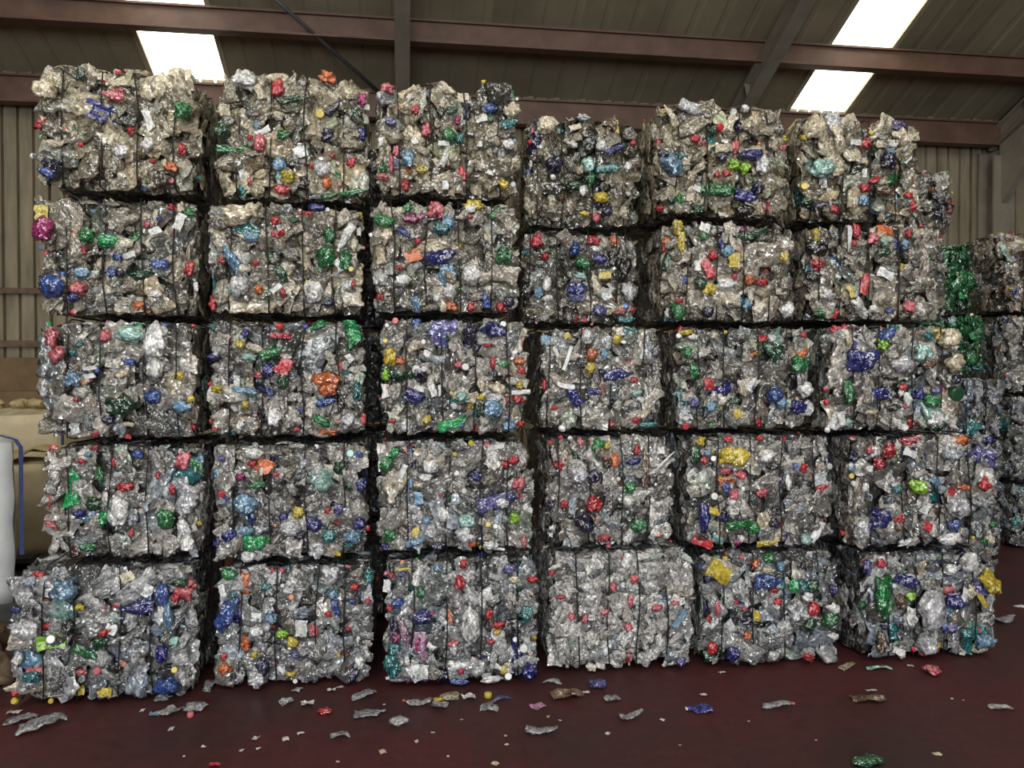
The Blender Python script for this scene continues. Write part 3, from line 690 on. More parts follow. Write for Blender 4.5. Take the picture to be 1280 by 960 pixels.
FEATS = """
@11 0 80 .2109
bf 575 290 110 170 -70;bl 610 475 90 80;rx 245 365 90 65 -25;il 610 410 60 50;pl 705 215 130 70;rx 740 190 60 40;gl 1110 300 110 100;wf 905 355 50 120 -15;wl 900 500 80 90;rx 515 505 35 35;rx 1105 530 55 70;ox 1020 620 75 60;rx 790 410 45 50;nl 340 630 130 110;ul 320 660 110 80;cl 600 60 150 100;cl 300 180 130 120;rx 620 110 50 30;dl 500 80 50 90;wl 745 545 90 80;rx 935 600 35 30
@21 40 230 .177
yf 115 215 90 100;ml 130 330 140 180;gl 430 380 100 120;el 565 410 160 90;wc 512 365 30 30;ux 645 535 70 60;wf 715 515 90 50 -15;dl 770 640 150 90;nx 660 650 60 60;ul 190 730 180 160;bl 310 805 90 70;px 380 745 120 100;ox 765 865 90 70;oc 810 920 40 40;rx 1130 615 70 110;wf 1070 285 70 110 20;gx 1125 215 70 50;rx 270 375 50 50;rx 550 280 50 50;cx 1060 100 60 90;px 850 305 60 50;wf 905 350 80 50 -25;rx 985 100 70 50;rx 995 350 50 60;lx 1000 860 70 70;bl 265 910 80 60;yc 65 75 30 30;wl 905 790 90 60;wf 1180 730 30 60;ul 940 580 120 70;rx 410 480 40 60;ll 400 640 120 80
@31 40 390 .177
pl 185 180 90 150;pl 210 300 110 140;al 720 165 190 120;wf 440 395 90 30 -10;wf 440 450 80 35 -10;ux 720 355 80 50;cx 685 435 110 60 -20;ul 880 600 110 100;ll 1070 670 150 90;wl 910 200 160 250;wl 900 400 120 130;cx 1000 450 60 60;yx 1065 450 50 60;tx 330 290 60 50;tx 380 230 50 60;nl 565 760 90 70;dd 650 660 250 180;rx 355 615 50 35;rx 455 900 60 50;rx 690 890 50 40;nl 270 800 80 110;ll 320 470 100 120;rx 815 320 40 60;zl 120 560 60 70;nx 95 560 60 40;rx 65 85 40 30;rx 1200 815 40 40;px 540 170 80 100;dl 70 350 50 70;rx 240 430 40 30
@41 40 545 .1836
eb 285 340 120 280;gl 490 270 50 140;dl 450 450 110 100;bx 370 510 80 60;el 500 560 90 120;rx 675 335 110 65;gl 945 550 140 140;gb 1140 185 150 90 50;px 1060 165 100 120;rx 155 430 40 90;px 175 590 110 45 35;gl 420 740 120 60;ux 740 120 70 60;lx 420 120 50 40;rx 375 165 50 40;rx 890 250 40 50;rx 970 355 50 80;zb 1110 440 130 250 15;wb 1070 640 110 220;rx 265 775 40 70;wc 990 620 26 26;yx 1150 585 40 30;rx 710 640 35 70;wl 620 500 140 200;rx 440 25 50 40;ax 520 480 60 140;rx 570 180 25 70
@51 0 690 .2148
uf 860 270 60 90;bl 830 300 180 90 -10;ul 960 230 80 130;ll 1000 360 60 160;wf 855 205 90 80 25;wf 660 435 60 60 20;rx 630 445 80 40 -30;gb 520 560 140 80 50;dl 610 500 80 80;if 325 500 140 90;wc 335 478 50 50;ul 290 0 1 1;kl 413 420 65 90;bl 130 318 50 40;rf 225 665 80 30;tl 215 700 110 70;yf 630 790 80 60;yf 445 810 70 60;yc 305 862 26 30;yc 105 858 40 30;ul 990 750 130 110;tl 890 770 90 110;bl 960 570 70 100;yc 1035 660 35 35;cf 760 130 70 60 -30;px 1080 220 120 100;rx 1045 245 50 50;dl 1060 160 90 60;pc 600 655 40 36;px 490 680 70 40;rx 280 430 60 40;wx 265 380 70 90;ll 400 210 140 140;zl 180 420 160 130;px 1190 185 90 80;rx 230 105 90 70;ox 275 290 50 40;yx 480 310 60 40;wl 710 790 40 70;zl 890 370 70 90;rx 120 800 40 40;ax 1035 500 60 70;wx 440 720 30 90;wl 960 350 60 130
@12 255 85 .1771
rx 530 170 90 140;ox 870 80 120 90;db 640 250 210 60 -10;yc 835 360 55 60;cl 1030 200 120 100;mx 1120 245 60 90;nb 920 300 150 70 -50;wf 950 290 60 35;bl 1120 480 60 90;gl 570 500 90 70;dl 150 460 100 120;gb 230 580 260 60;tx 290 890 90 80;rl 560 875 110 70;yl 610 790 110 90;kl 700 815 90 110;ol 875 835 70 80 30;gb 1080 895 180 60;gb 900 910 120 50;nb 810 930 120 40;wf 690 600 90 80 -20;wf 265 720 70 140 -20;ll 545 700 90 110;wl 300 100 170 150;rx 345 520 40 40;rx 1045 695 60 70;rx 770 710 40 40;zl 840 740 110 110;px 340 825 40 60;rx 915 640 40 40;wf 430 465 110 50 -30;pl 410 550 80 120;wf 1190 280 40 40;cl 520 60 150 80;nl 880 500 90 110;dc 350 570 35 30
@22 250 240 .1758
gl 900 470 130 150;gl 1040 500 90 140;gl 920 310 80 100;wf 1000 530 60 90 -20;yf 735 295 80 90;rx 550 220 80 60;dl 490 470 90 120;db 585 580 100 130;ll 385 340 100 70;lb 260 520 110 280 -20;al 265 710 90 100;ox 430 700 60 70;rx 410 520 50 40;rx 605 725 40 60;wf 555 695 80 40 -40;wl 820 720 150 150;zl 300 680 120 140;rx 170 500 50 50;mx 60 500 60 50;px 550 310 60 60;wb 1040 340 80 200 40;wf 1130 290 30 50;dx 680 215 80 40;nl 920 785 80 70;bl 830 40 120 50;yx 765 650 40 50;rx 100 800 60 110;rx 1095 660 30 50;tl 800 600 0 0;cl 280 180 220 140;rx 780 165 60 40;ox 720 145 50 40;cx 380 140 110 100;yc 1080 565 30 36;wc 910 95 30 30;yx 1200 165 40 50
@32 250 385 .177
ol 900 500 190 100;ol 910 580 130 90;ub 900 660 130 70;eb 1085 170 130 160;gl 1070 260 70 90;wf 1065 355 50 60 -30;gb 850 90 120 80;gb 520 315 170 80 -20;rf 610 410 110 130 35;kf 660 400 40 110 40;bl 500 440 90 90;bl 460 570 100 60;ul 510 600 60 50;nl 445 740 80 180;wb 280 525 50 100;ll 340 580 170 50 10;bl 210 520 70 80;bl 340 185 60 70;bl 110 345 80 60;wx 140 325 40 40;rx 205 225 60 70;yx 145 570 80 60;rx 75 535 50 40;tl 1115 580 60 140;kb 1010 620 90 200 25;vx 710 720 60 60;bx 215 825 60 80;tl 230 890 130 50;gx 860 790 130 60 20;ox 910 870 140 50;rx 985 430 50 100;wd 540 760 90 140;wf 780 280 30 110 10;px 570 200 110 60;rx 620 205 70 50;yx 340 680 50 60;ax 370 345 110 50;wl 300 830 60 90;rx 690 855 50 30;px 415 475 60 50;dl 600 520 80 100;rx 725 105 60 40;zl 1050 790 100 110;bl 1040 85 70 50;rx 130 850 50 30;rx 80 800 30 40;tx 90 130 40 50;wl 745 390 60 60;yl 300 260 70 60;nl 470 110 60 60
@42 255 540 .1719
eb 390 780 190 120;cf 205 850 160 180 40;of 440 235 130 100 25;rx 370 220 60 50;gl 400 375 110 60;px 1015 655 140 110 20;bl 805 660 110 100;yl 695 575 80 90;al 870 370 110 100;bl 1145 370 80 90;bl 1135 650 80 90;vl 985 550 80 80;tl 920 740 110 90;ll 1085 740 120 110;ac 1070 150 50 55;ux 1125 155 50 50;rc 150 430 50 50;rx 905 555 40 50;bl 365 605 60 70;nl 700 740 90 70;bl 590 600 70 50;bl 190 740 100 90;bl 100 800 60 70;rx 535 300 50 40;mx 280 320 70 60;wc 180 220 26 26;ll 105 290 50 80;dl 990 260 110 90;zd 830 850 120 120;yx 970 890 50 40;wl 340 890 110 80;ll 320 520 160 150;ll 320 700 120 80;vx 150 185 60 50;wl 380 150 130 80;bx 510 195 30 30;zl 640 690 140 100;tl 1060 810 70 50;yx 85 730 30 30
@52 255 690 .1875
ub 170 380 200 180 -30;bl 230 420 90 110;ox 265 165 90 160 -5;wf 655 485 85 110;rf 730 515 60 70;ll 445 420 100 90;gl 170 110 100 80;yl 600 575 70 70;il 530 530 90 60;ox 290 585 70 110;ox 160 750 90 70;rx 150 670 40 60;kf 425 570 60 30;ub 885 360 60 120;ll 865 255 70 60;rx 830 385 45 40;rx 465 500 60 40;oc 590 275 36 36;tl 420 215 60 45;wf 710 95 30 80 20;wf 135 240 40 80 -20;vl 615 650 60 50;nl 410 740 90 120;wf 420 755 90 30 -45;wf 500 770 90 30 40;hx 465 745 50 40;nl 990 790 90 100;wx 1040 700 70 90;ox 940 695 60 50;rx 1010 205 60 50;rx 965 490 50 40;tl 1095 150 60 100;kx 208 810 36 36;bl 985 305 50 40;rx 445 75 40 40;px 515 105 60 40;zl 230 830 90 100;zd 370 820 120 110;wc 530 205 26 26;yx 350 655 36 50;wl 365 500 80 70;rx 1090 310 40 50;yx 590 785 70 40;wc 615 830 30 30;wl 1030 550 30 50;yc 900 660 24 24;wf 365 400 60 40;zl 850 120 130 110
@13 460 95 .1614
nl 490 830 190 150;wf 595 865 50 60;gl 625 495 100 100;tl 700 510 70 70;rx 740 760 90 130;ul 940 280 120 70;nb 770 260 80 150 20;tb 1085 400 130 80;gb 1120 155 90 90 30;cf 745 155 80 80;px 130 105 110 80;px 450 440 80 110;rx 370 300 60 70;mx 690 370 50 70;wb 590 660 50 130 25;wf 580 545 80 40;yl 1040 850 80 80;yl 410 750 80 60;vl 180 385 80 70;gl 120 735 70 70;px 120 800 90 60;px 180 690 40 150;rx 290 850 70 90;ll 310 660 110 130;wf 875 365 90 50 -20;dl 650 300 90 50;kl 560 310 60 100;wf 365 535 50 35;wf 110 525 50 60;wf 940 770 50 35 20;px 220 590 50 90;wl 1080 560 80 80;cl 620 120 150 60 30;wf 855 555 40 40;dl 940 360 50 80;cl 1110 300 120 120;vl 220 690 60 60;wl 320 200 40 60
@23 455 240 .1667
bb 575 500 210 130;nb 470 510 60 90;of 370 495 110 90 -20;gl 160 235 150 90;ml 360 220 110 70;ml 420 200 80 50;bb 310 320 110 70 60;ll 635 240 90 110;tl 590 290 130 90;gl 1040 490 110 130;dl 930 490 70 100;gb 1000 130 120 60 -30;ox 640 865 110 70;rx 800 890 60 80;rx 1025 900 80 70;nl 1075 830 80 90;lb 390 900 80 110;ub 910 810 60 120;gl 335 135 70 70;vl 950 330 100 60;wl 545 800 60 60;rx 130 790 60 50;wd 800 630 140 150;rx 410 380 50 50;rx 795 205 50 30;wl 640 760 100 120;pl 540 120 120 130;wl 930 740 60 60;rx 270 570 60 40;wf 800 150 70 50;yl 830 100 140 80;cl 175 340 90 130;wl 300 670 120 80;wx 1130 970 40 60
@33 465 385 .1718
nb 700 220 120 200 30;bb 880 170 150 130 40;wc 950 125 40 45;nb 745 390 110 100 -30;nl 765 280 60 90;wb 805 170 30 90;gl 520 130 170 160;wc 665 430 36 50;eb 580 840 190 110;gb 500 900 90 80;gl 945 410 100 60;bl 310 640 160 90 15;bl 260 660 70 60;wf 345 580 70 40 20;wf 440 600 50 80 -20;nl 350 480 90 110;wc 375 440 38 38;wc 320 440 40 60;wc 372 248 34 34;wc 58 90 34 34;yc 100 245 30 34;ol 205 390 70 50;rc 250 488 52 48;rc 170 65 46 46;yl 130 350 90 130;il 100 490 50 90;ul 325 50 70 90;yx 1060 560 50 60;ol 1060 390 80 60;rx 1070 455 60 50;rx 870 400 40 80;rx 1050 660 90 60;px 970 670 50 60;yl 715 690 50 90;dl 790 740 60 100;yx 790 650 60 50;ll 870 720 120 130;ll 1000 870 110 70;rx 1070 840 50 50;nl 880 480 50 60;px 625 415 60 50;cl 900 580 120 90;wf 1070 610 120 35 -5;rx 155 815 50 40;nl 310 870 40 50;wl 240 850 70 90;yl 390 810 70 70;ax 650 640 100 70;wl 400 340 60 60;nc 630 725 40 40;wc 595 705 30 40;rx 835 275 60 30;wf 490 600 20 80;rx 770 950 60 50;cl 790 560 60 90;wf 100 600 60 100;zl 890 650 120 60
@43 460 540 .168
nb 320 190 70 170;lf 310 410 45 190;lf 370 480 75 90;of 310 80 85 60 10;rx 285 80 40 50;ad 725 640 120 110;tb 850 580 130 80 30;il 1075 625 75 90;gl 140 230 110 110;el 190 150 70 80;gl 165 750 90 90;bl 795 320 90 80;yc 758 50 40 40;px 880 50 120 60;ml 870 60 80 60;rx 1075 200 80 70;rx 1010 240 120 70;yf 350 730 50 60;lb 350 810 130 70;nl 340 880 130 70;nl 520 850 100 70;bl 105 870 60 60;wf 250 290 40 110 25;wl 420 330 90 60;cx 375 385 80 60;rx 535 460 30 36;px 1105 380 90 100;ox 770 820 60 50;wf 940 100 120 40 -10;db 550 40 120 80;yc 885 670 36 40;wc 935 685 36 36;zd 460 720 90 100;zb 720 750 120 110 60;pl 1150 800 40 90;wl 560 610 120 120;wf 950 870 110 20 8;ll 430 640 60 60;wl 990 520 90 70;wl 900 830 120 60;wl 460 240 110 100
@53 465 685 .1876
bb 965 740 90 240 5;bl 1040 790 100 110;wc 1000 630 40 50;wc 950 605 34 30;bl 335 440 120 90;ul 310 460 60 60;ul 165 350 80 70;hf 315 600 80 110;mf 320 620 70 90;hf 345 690 50 70;hb 220 560 80 170;wf 300 820 90 110 -20;wf 340 800 70 90;wl 550 758 100 65;rl 575 205 70 90;rx 600 90 50 60;gl 318 275 50 80;wb 295 180 55 130 10;of 515 445 40 90;rx 770 420 50 70;rx 830 485 80 50;yx 825 530 50 40;rx 785 600 50 30;tl 1010 410 90 110;kl 940 320 70 120;nl 150 510 60 130;nl 460 840 80 100;wb 745 310 90 130 40;yl 870 775 45 55;wc 897 825 36 46;wb 870 770 120 40 30;wf 90 260 50 80;rx 125 170 40 40;yf 205 128 90 16;ml 160 570 50 80;tl 150 650 90 90;tl 140 770 110 150;yx 1075 575 40 60;rx 1055 190 70 50;vl 905 120 90 60;rx 120 390 60 40;wx 235 750 45 60;px 545 615 80 50;gl 70 600 40 70;dl 980 240 60 70;rx 590 790 40 40;zl 670 760 160 120;ul 580 880 120 40;wl 800 860 150 50;wl 650 480 110 250;cl 930 200 70 50;ll 430 120 60 50;bl 195 160 50 40;wf 390 630 60 40 40;wl 540 650 60 80
@14 640 135 .15625
nl 185 270 110 220;nl 325 480 130 130;bb 800 360 150 60 -10;al 595 470 100 110;gl 620 580 70 130;tb 760 510 190 60;yl 700 730 110 80;ol 660 800 70 60;pl 670 880 80 80;wl 555 680 70 90;cl 280 160 160 130;cf 500 175 90 40 -20;yf 835 130 40 130;sl 790 150 90 100;nl 740 850 90 70;wl 700 320 70 80;wl 470 310 90 60;rx 950 310 50 50;dl 200 480 70 150;wl 140 470 30 70;wl 910 490 60 80;zl 570 80 100 60;nx 60 60 40 40;sl 470 110 100 60;dl 480 640 130 70;yl 560 860 80 40
@24 640 275 .1406
rx 200 205 110 130;rx 270 345 60 60;rx 710 190 120 80;ol 905 190 90 90;gl 610 390 130 130;ul 530 280 90 130;bl 750 360 120 90;bb 560 620 150 110 10;bf 560 690 120 70;cb 720 570 90 180;yf 800 500 100 60;wd 800 670 130 130;vl 750 810 130 90;tb 1060 890 140 70;rc 645 915 50 50;kb 890 330 80 200 20;kl 970 430 120 180;wl 290 580 70 130;wl 290 710 90 60;px 950 810 120 80;wf 690 860 30 70 20;zl 1010 650 120 160;tx 95 300 50 50;ax 580 510 100 60;nl 400 530 100 50;wl 720 270 90 50;rx 1050 800 50 40;wf 840 775 60 16 10
@34 655 395 .15625
bb 730 470 240 90 -5;nl 600 450 50 50;bb 380 640 90 160 -35;bb 545 600 110 60;ol 525 310 90 90;yl 510 420 80 100;tb 850 40 130 60;nl 420 100 110 70;rc 485 55 40 40;yf 325 160 50 40 -30;wf 330 340 30 180 20;wf 245 290 30 90 -30;wf 320 555 130 40 10;lf 80 195 90 70;wf 890 640 120 40 40;ax 890 620 80 60;sf 455 420 30 360;sf 455 700 24 220;rx 855 510 60 50;rx 880 830 70 50;tl 980 880 150 50;rx 115 540 40 90;rx 235 735 50 40;wl 500 120 70 90;wb 960 590 40 80;wl 730 355 36 40;cb 1120 720 230 50 -48;wl 950 300 60 100;pl 700 870 60 50;wl 520 690 40 40;ol 600 600 40 50;nl 715 660 50 50;yl 730 190 70 80
@44 660 535 .1614
nl 425 720 150 150;rl 500 580 110 120;rx 245 280 110 110;zd 370 350 150 150;nb 505 370 110 90 -20;gx 530 120 110 130;yx 590 130 50 60;ol 650 240 60 100;kl 585 270 70 60;gl 820 740 120 90;rx 815 160 50 80;bl 790 250 120 50;rx 570 835 90 50;rl 520 30 110 40 30;pl 400 75 50 60;sb 890 300 50 280;nl 110 590 60 70;kl 150 780 110 110;wl 110 790 40 50;wf 170 790 30 80;rx 270 580 60 60;rx 690 410 40 50;wc 680 385 30 30;wf 1000 165 50 50;wb 1070 260 220 26 -42;wf 1110 360 60 30 30;wb 770 880 70 130 30;wl 760 560 80 80;wl 960 800 60 70;dl 345 200 40 50;wl 950 550 40 60;gl 770 450 90 90;wl 240 680 30 60;wl 250 790 40 60;kl 740 375 70 20
@54 660 670 .1876
wf 520 735 70 180 40;wl 375 320 70 55;px 275 510 50 50;px 365 535 40 60;px 645 580 60 50;px 700 280 60 60;px 840 455 70 50;ll 895 420 80 40;lf 985 530 40 120 30;wl 480 340 1 1;rx 110 245 40 40;wl 730 190 60 40;kl 490 345 36 40;pl 500 495 60 40;px 960 430 50 30;wl 850 670 50 80;wl 1090 640 40 50;kf 960 125 90 16 -38;wb 655 40 70 110 20;rx 210 380 60 30;vl 1000 820 60 60;pl 560 330 50 60;pl 660 410 40 80
@15 790 120 .1718
il 710 515 75 80;il 795 540 80 85;bb 850 450 140 100 30;nb 810 470 140 50 20;bb 800 740 160 80 10;nl 870 690 90 90;gl 335 755 90 80;gb 620 700 190 90;gl 490 690 50 70;cf 550 680 70 80;cf 395 755 50 50;dl 260 780 60 60;rl 970 805 90 90;px 720 395 70 90;rx 430 340 70 60;rx 190 345 45 45;rc 595 255 46 50;rx 650 585 70 50;px 480 365 60 40;nl 780 215 80 90;ll 260 520 160 160;cb 250 170 70 160 -15;zb 420 100 190 80 25;sl 960 150 100 190;wl 910 520 100 120;rx 185 820 50 50;kl 810 860 130 70;nl 210 440 80 60;tl 340 440 80 50;dl 460 830 100 70;yl 545 400 40 60;wf 640 880 60 30;px 1060 395 50 40;cl 580 100 110 80;yx 1110 310 50 40;wl 810 75 60 50;wl 730 130 50 90;rx 590 590 50 40;nl 620 470 80 60;wf 440 695 50 40 20;dl 570 270 90 60
@25 790 265 .1641
yl 320 135 80 110;yb 345 250 60 150;yf 740 380 80 100;rf 545 440 70 120 -25;rx 585 340 70 80;rx 580 490 50 60;ol 870 525 70 80;rx 950 545 80 55;rl 1030 455 50 60;yl 550 590 90 100;dl 490 560 90 90;gl 330 780 100 120;gl 505 205 70 60;wf 420 95 70 60;wf 520 130 70 60 20;ll 690 310 90 80;ul 380 520 70 60;dl 250 390 80 130;ol 115 235 70 80;wl 630 140 50 50;wf 660 40 70 30;nl 550 770 90 80;tl 810 680 70 60;ll 860 700 60 80;yl 1110 340 70 90;wl 1140 750 110 110;ml 870 90 110 40;rx 735 505 40 40;wl 400 170 60 60;rx 330 690 50 40;wx 260 770 30 70;wl 690 560 150 80;tb 25 815 80 60;rx 235 285 50 50;rx 410 775 50 50;rx 370 70 30 50;tl 400 580 60 40;wf 470 420 50 70;sl 760 450 60 70
@35 815 395 .1641
bb 540 555 220 110;rf 405 520 80 80;gl 235 280 70 80;gl 300 420 80 110;ob 1110 270 90 80 -20;gl 1080 360 110 120;rf 825 172 70 45;yf 795 255 70 80;yl 525 690 70 80;yf 620 740 60 60;ul 890 600 110 120;ll 945 660 90 80;ub 985 720 60 120;bl 1070 690 120 100;nl 780 720 110 120;ll 410 690 80 80;wc 172 152 36 36;cx 440 155 60 60;yl 200 105 110 40;wx 300 165 90 50;wc 350 290 40 40;kl 425 310 70 80;dl 600 640 90 40;rx 1110 145 50 40;wf 560 625 90 20;rc 230 860 50 50;rx 815 850 60 70;yl 345 880 70 60;wl 870 170 60 60;wl 1120 560 110 110;zl 1160 700 90 110;vl 310 650 80 90;rl 60 100 40 60;dl 1000 330 60 50;gl 420 830 40 40;rc 720 300 26 26;wb 730 520 60 110 40;yl 560 100 40 30
@45 830 530 .1758
yb 470 220 190 120 8;yf 590 130 110 130 40;gb 500 700 190 80 10;gl 615 730 90 90;vl 810 405 110 130;wl 855 410 40 100;dl 200 220 80 130;yx 230 65 60 70;wc 312 240 36 36;rl 245 255 55 55;rx 440 80 60 50;px 410 330 70 50;ub 415 450 60 80;px 455 500 60 90;wl 440 540 60 50;px 660 480 80 60;yf 335 610 100 50 20;yf 590 610 70 60;bl 250 640 70 190;al 390 860 110 130;bl 400 660 80 60;rx 790 705 110 50;rx 945 300 50 70;ol 1030 350 30 40;rx 670 35 60 40;wf 1070 760 50 150 25;al 985 810 80 70;yb 720 870 150 40 -10;cb 840 840 150 40 -20;cf 770 810 40 130;rf 230 850 140 60 20;wb 30 270 30 10;wl 510 800 60 50;ml 490 820 70 50;wc 318 503 46 34;wc 1200 292 36 40;kl 730 290 80 50;nl 750 690 70 70;nl 1160 260 60 120;rx 125 35 50 50;wl 680 220 130 90;ll 270 200 50 50;yx 390 390 50 50;wb 70 310 200 40 -36;pl 500 350 90 60
@55 855 675 .1718
yf 200 215 180 120 30;yf 290 170 50 120;al 260 60 90 110;ub 570 280 180 100;tl 680 310 70 80;el 770 315 70 90;gl 590 105 80 70;ol 510 175 60 70;cl 570 200 100 40;rl 910 480 80 110;dl 890 320 90 90;gl 1020 550 110 100;yf 520 540 70 70;bl 330 800 90 90;ul 320 790 60 60;zd 780 490 120 150;rx 160 550 40 50;rl 175 760 70 90;rf 960 665 30 90 -15;rl 865 825 90 50 15;rx 725 855 40 46;yx 900 845 40 50;wf 310 610 60 90 -30;bl 1065 345 60 60;ll 690 185 50 70;wx 850 390 80 70;wl 630 460 50 40;rx 640 425 60 50;px 400 475 40 36;ol 430 670 60 60;nl 420 560 80 60;kl 490 580 26 26;wl 1040 670 80 50;wf 700 790 60 40 -40;wl 610 810 80 60;wl 720 810 40 40;rx 345 430 40 30;rx 610 340 70 40;pl 260 330 70 60;dl 870 590 90 90;wl 1040 470 90 70;tb 820 310 60 90;pl 210 480 40 110;nl 100 190 60 50
@16 970 130 .1797
rl 580 300 70 75;zb 385 120 110 190;cf 490 55 130 80 -20;vl 840 155 110 60;cl 840 240 130 110;cb 670 180 80 200 40;yc 142 590 40 46;yc 60 240 40 36;wf 510 290 70 36;rx 415 455 50 40;rx 460 455 50 36;nl 730 410 100 110;gl 800 510 80 90;ll 560 690 70 70;rx 570 600 70 60;rl 370 750 60 50;dl 160 690 80 70;nb 270 720 110 50;bb 425 700 60 120;rl 660 540 80 40 -30;sl 700 620 110 70;yf 1010 680 80 80;rf 1085 520 80 30 25;rx 1010 515 60 40;rx 905 725 50 60;wl 765 300 60 60;cl 210 180 140 150;cb 395 280 110 190;al 290 470 160 110;wf 870 410 60 16 -40;cx 120 180 50 50;wf 570 500 30 50;rx 870 650 60 40;wl 640 255 50 30;ll 740 360 60 60;rx 790 620 40 40
@26 975 265 .1758
rl 270 240 70 100;rl 250 380 110 100;rl 510 125 60 90;rf 570 520 50 130 10;gl 280 740 90 90;rx 385 740 60 60;rx 360 800 60 40;of 735 90 110 60;rx 885 155 50 60;bl 820 220 60 90;ll 860 235 50 70;pl 640 190 70 80;al 690 225 50 50;wf 700 450 110 60 20;dl 690 300 110 50;wf 460 170 30 170 -8;yf 465 570 40 80 -20;wl 500 660 90 90;nl 820 510 40 120;px 880 680 80 80;ux 730 710 50 40;wl 300 600 100 80;yl 240 130 60 90;dl 380 505 50 60;zl 180 90 130 70;kl 130 260 160 110;cf 590 55 1 1;yx 850 395 40 50;rx 480 235 40 40;wf 385 470 40 50;rx 430 600 40 60;wl 640 690 60 40;kl 130 460 120 70
@36 1000 390 .168
bb 430 355 210 150;nl 410 115 90 80;ub 630 150 120 110;il 595 240 85 80;tl 900 180 70 70;yl 1060 100 190 90;cl 1070 200 140 130;cl 1090 380 130 120;wf 1070 250 110 30 22;gl 320 600 90 160;bb 590 610 190 80;rl 710 560 50 50;wl 690 600 40 50;bl 850 610 90 90;gl 920 660 110 90;vl 960 580 80 60;rl 825 835 160 85;wl 950 780 100 110;wb 1080 840 140 50 35;ox 1180 880 110 70;px 1040 570 50 70;rx 1135 590 60 50;wf 220 840 90 110 20;wf 260 790 50 90;ax 340 820 60 60;wf 370 880 130 50 25;cx 480 745 90 40;yx 515 745 30 50;cb 330 130 60 160;rx 265 30 60 60;rx 235 100 80 60;gl 165 40 60 90;kl 640 710 110 50;kb 640 490 120 40 20;wb 710 900 70 120 -40;ul 830 700 70 50;nl 1100 500 70 60;gb 690 85 90 50;wl 760 650 60 90;dc 1270 600 40 100;al 870 300 110 130;zl 700 390 160 110;sl 900 390 100 70;wf 1190 660 40 40;cl 830 80 140 70;wl 1190 800 50 60
@46 1030 530 .1797
wl 340 185 75 85;rl 355 270 90 75;rl 405 180 80 110;rl 600 20 140 60;il 610 425 120 85 20;il 515 460 60 60;tl 460 440 70 60;ul 850 690 90 70;bl 360 640 140 120;bl 290 690 60 70;wc 62 285 32 32;wc 190 405 34 32;wl 270 305 55 55;wb 510 110 60 160 20;wf 570 195 90 50 20;ox 930 40 110 70;bl 1140 100 70 60;db 1210 200 60 110;cf 1220 110 70 70 -30;rf 670 695 60 60 30;wf 710 720 40 60;rx 1060 410 80 90;rf 840 460 50 50;ol 920 430 90 40;wf 650 570 60 70 30;wl 560 820 110 40 -15;wl 830 790 140 80;yc 180 360 34 30;rl 490 640 70 100;ll 160 290 50 70;nl 120 230 70 90;gx 1130 690 50 40;gx 1075 805 40 50;wl 1170 780 60 80;wf 440 410 40 20;ll 740 390 90 70;zd 880 560 130 110;nl 700 240 1 1;rx 15 95 40 40;wl 1150 400 40 40;sl 480 700 60 60;cl 1110 790 60 60;px 270 170 50 60;zl 220 720 90 120
@56 1035 675 .1914
gb 320 350 110 230 ;el 300 330 50 140;rl 300 135 60 60;vl 235 170 60 90;bb 470 245 140 70 20;il 490 350 60 55;sl 430 385 80 90;bb 790 390 120 80 10;zl 630 430 160 220;tb 860 640 110 150;lb 980 640 110 90;yb 1010 260 100 150 -40;yf 970 380 30 90 -30;px 760 320 80 50;wf 840 340 50 80 30;nl 340 540 50 50;ll 760 460 120 60;zd 600 660 130 130;wf 425 705 70 40 20;yl 690 740 60 80;wl 860 740 50 50;cl 980 730 130 60;ul 730 540 40 90;wl 490 490 80 130;wf 400 290 30 40 -40;gx 130 430 40 50;dl 440 190 50 30;wf 160 310 30 60;rx 600 780 46 36;wx 455 770 36 50;vl 770 560 70 60;sl 300 640 60 130;wl 770 180 90 60;cl 890 330 60 90;wl 890 120 100 110;yl 550 180 60 40
"""

# ------------------------------------------------------------------ the stacked bales
STACKS = {   # column: (front plane, row boundaries in sight lines, [(left, right, set-back)], wires per row)
    1: (4.240, (86, 243, 397, 552, 703), [(48, 252, .02), (50, 248, .06), (52, 247, .04), (60, 258, .02), (15, 246, 0)],
        [(82, 131, 175, 222), (89, 135, 182, 221), (89, 130, 185, 224), (90, 141, 188, 225), (59, 98, 153, 192)]),
    2: (4.335, (97, 251, 397, 550, 702), [(272, 461, .03), (262, 455, .0), (262, 457, .03), (269, 461, .01), (270, 466, 0)],
        [(300, 340, 383, 430), (290, 336, 380, 418), (289, 330, 380, 424), (294, 339, 383, 431), (302, 346, 396, 431)]),
    3: (4.220, (108, 248, 394, 546, 693), [(471, 648, .05), (464, 648, .03), (476, 659, .0), (471, 665, .02), (479, 670, 0)],
        [(499, 539, 582, 622), (493, 533, 574, 614), (508, 552, 592, 634), (509, 558, 600, 632), (515, 557, 600, 645)]),
    4: (4.290, (150, 284, 405, 541, 686), [(655, 798, .30), (652, 795, .26), (676, 824, .05), (682, 838, .02), (686, 866, 0)],
        [(670, 702, 741, 776), (660, 694, 733, 768), (684, 724, 761, 800), (696, 734, 775, 808), (720, 758, 795, 830)]),
    5: (4.260, (134, 274, 405, 540, 686), [(818, 978, .05), (826, 986, .05), (842, 1010, .02), (856, 1034, 0), (874, 1041, 0)],
        [(843, 879, 919, 954), (855, 892, 925, 958), (868, 900, 942, 978), (893, 932, 971, 1012), (899, 937, 975, 1018)]),
    6: (4.240, (146, 279, 403, 541, 686), [(996, 1142, .10), (1003, 1172, .08), (1026, 1194, .03), (1058, 1240, .0), (1072, 1240, 0)],
        [(1010, 1046, 1081, 1113), (1018, 1045, 1080, 1117), (1061, 1092, 1134, 1170), (1085, 1122, 1166, 1205), (1103, 1137, 1172, 1211)]),
}
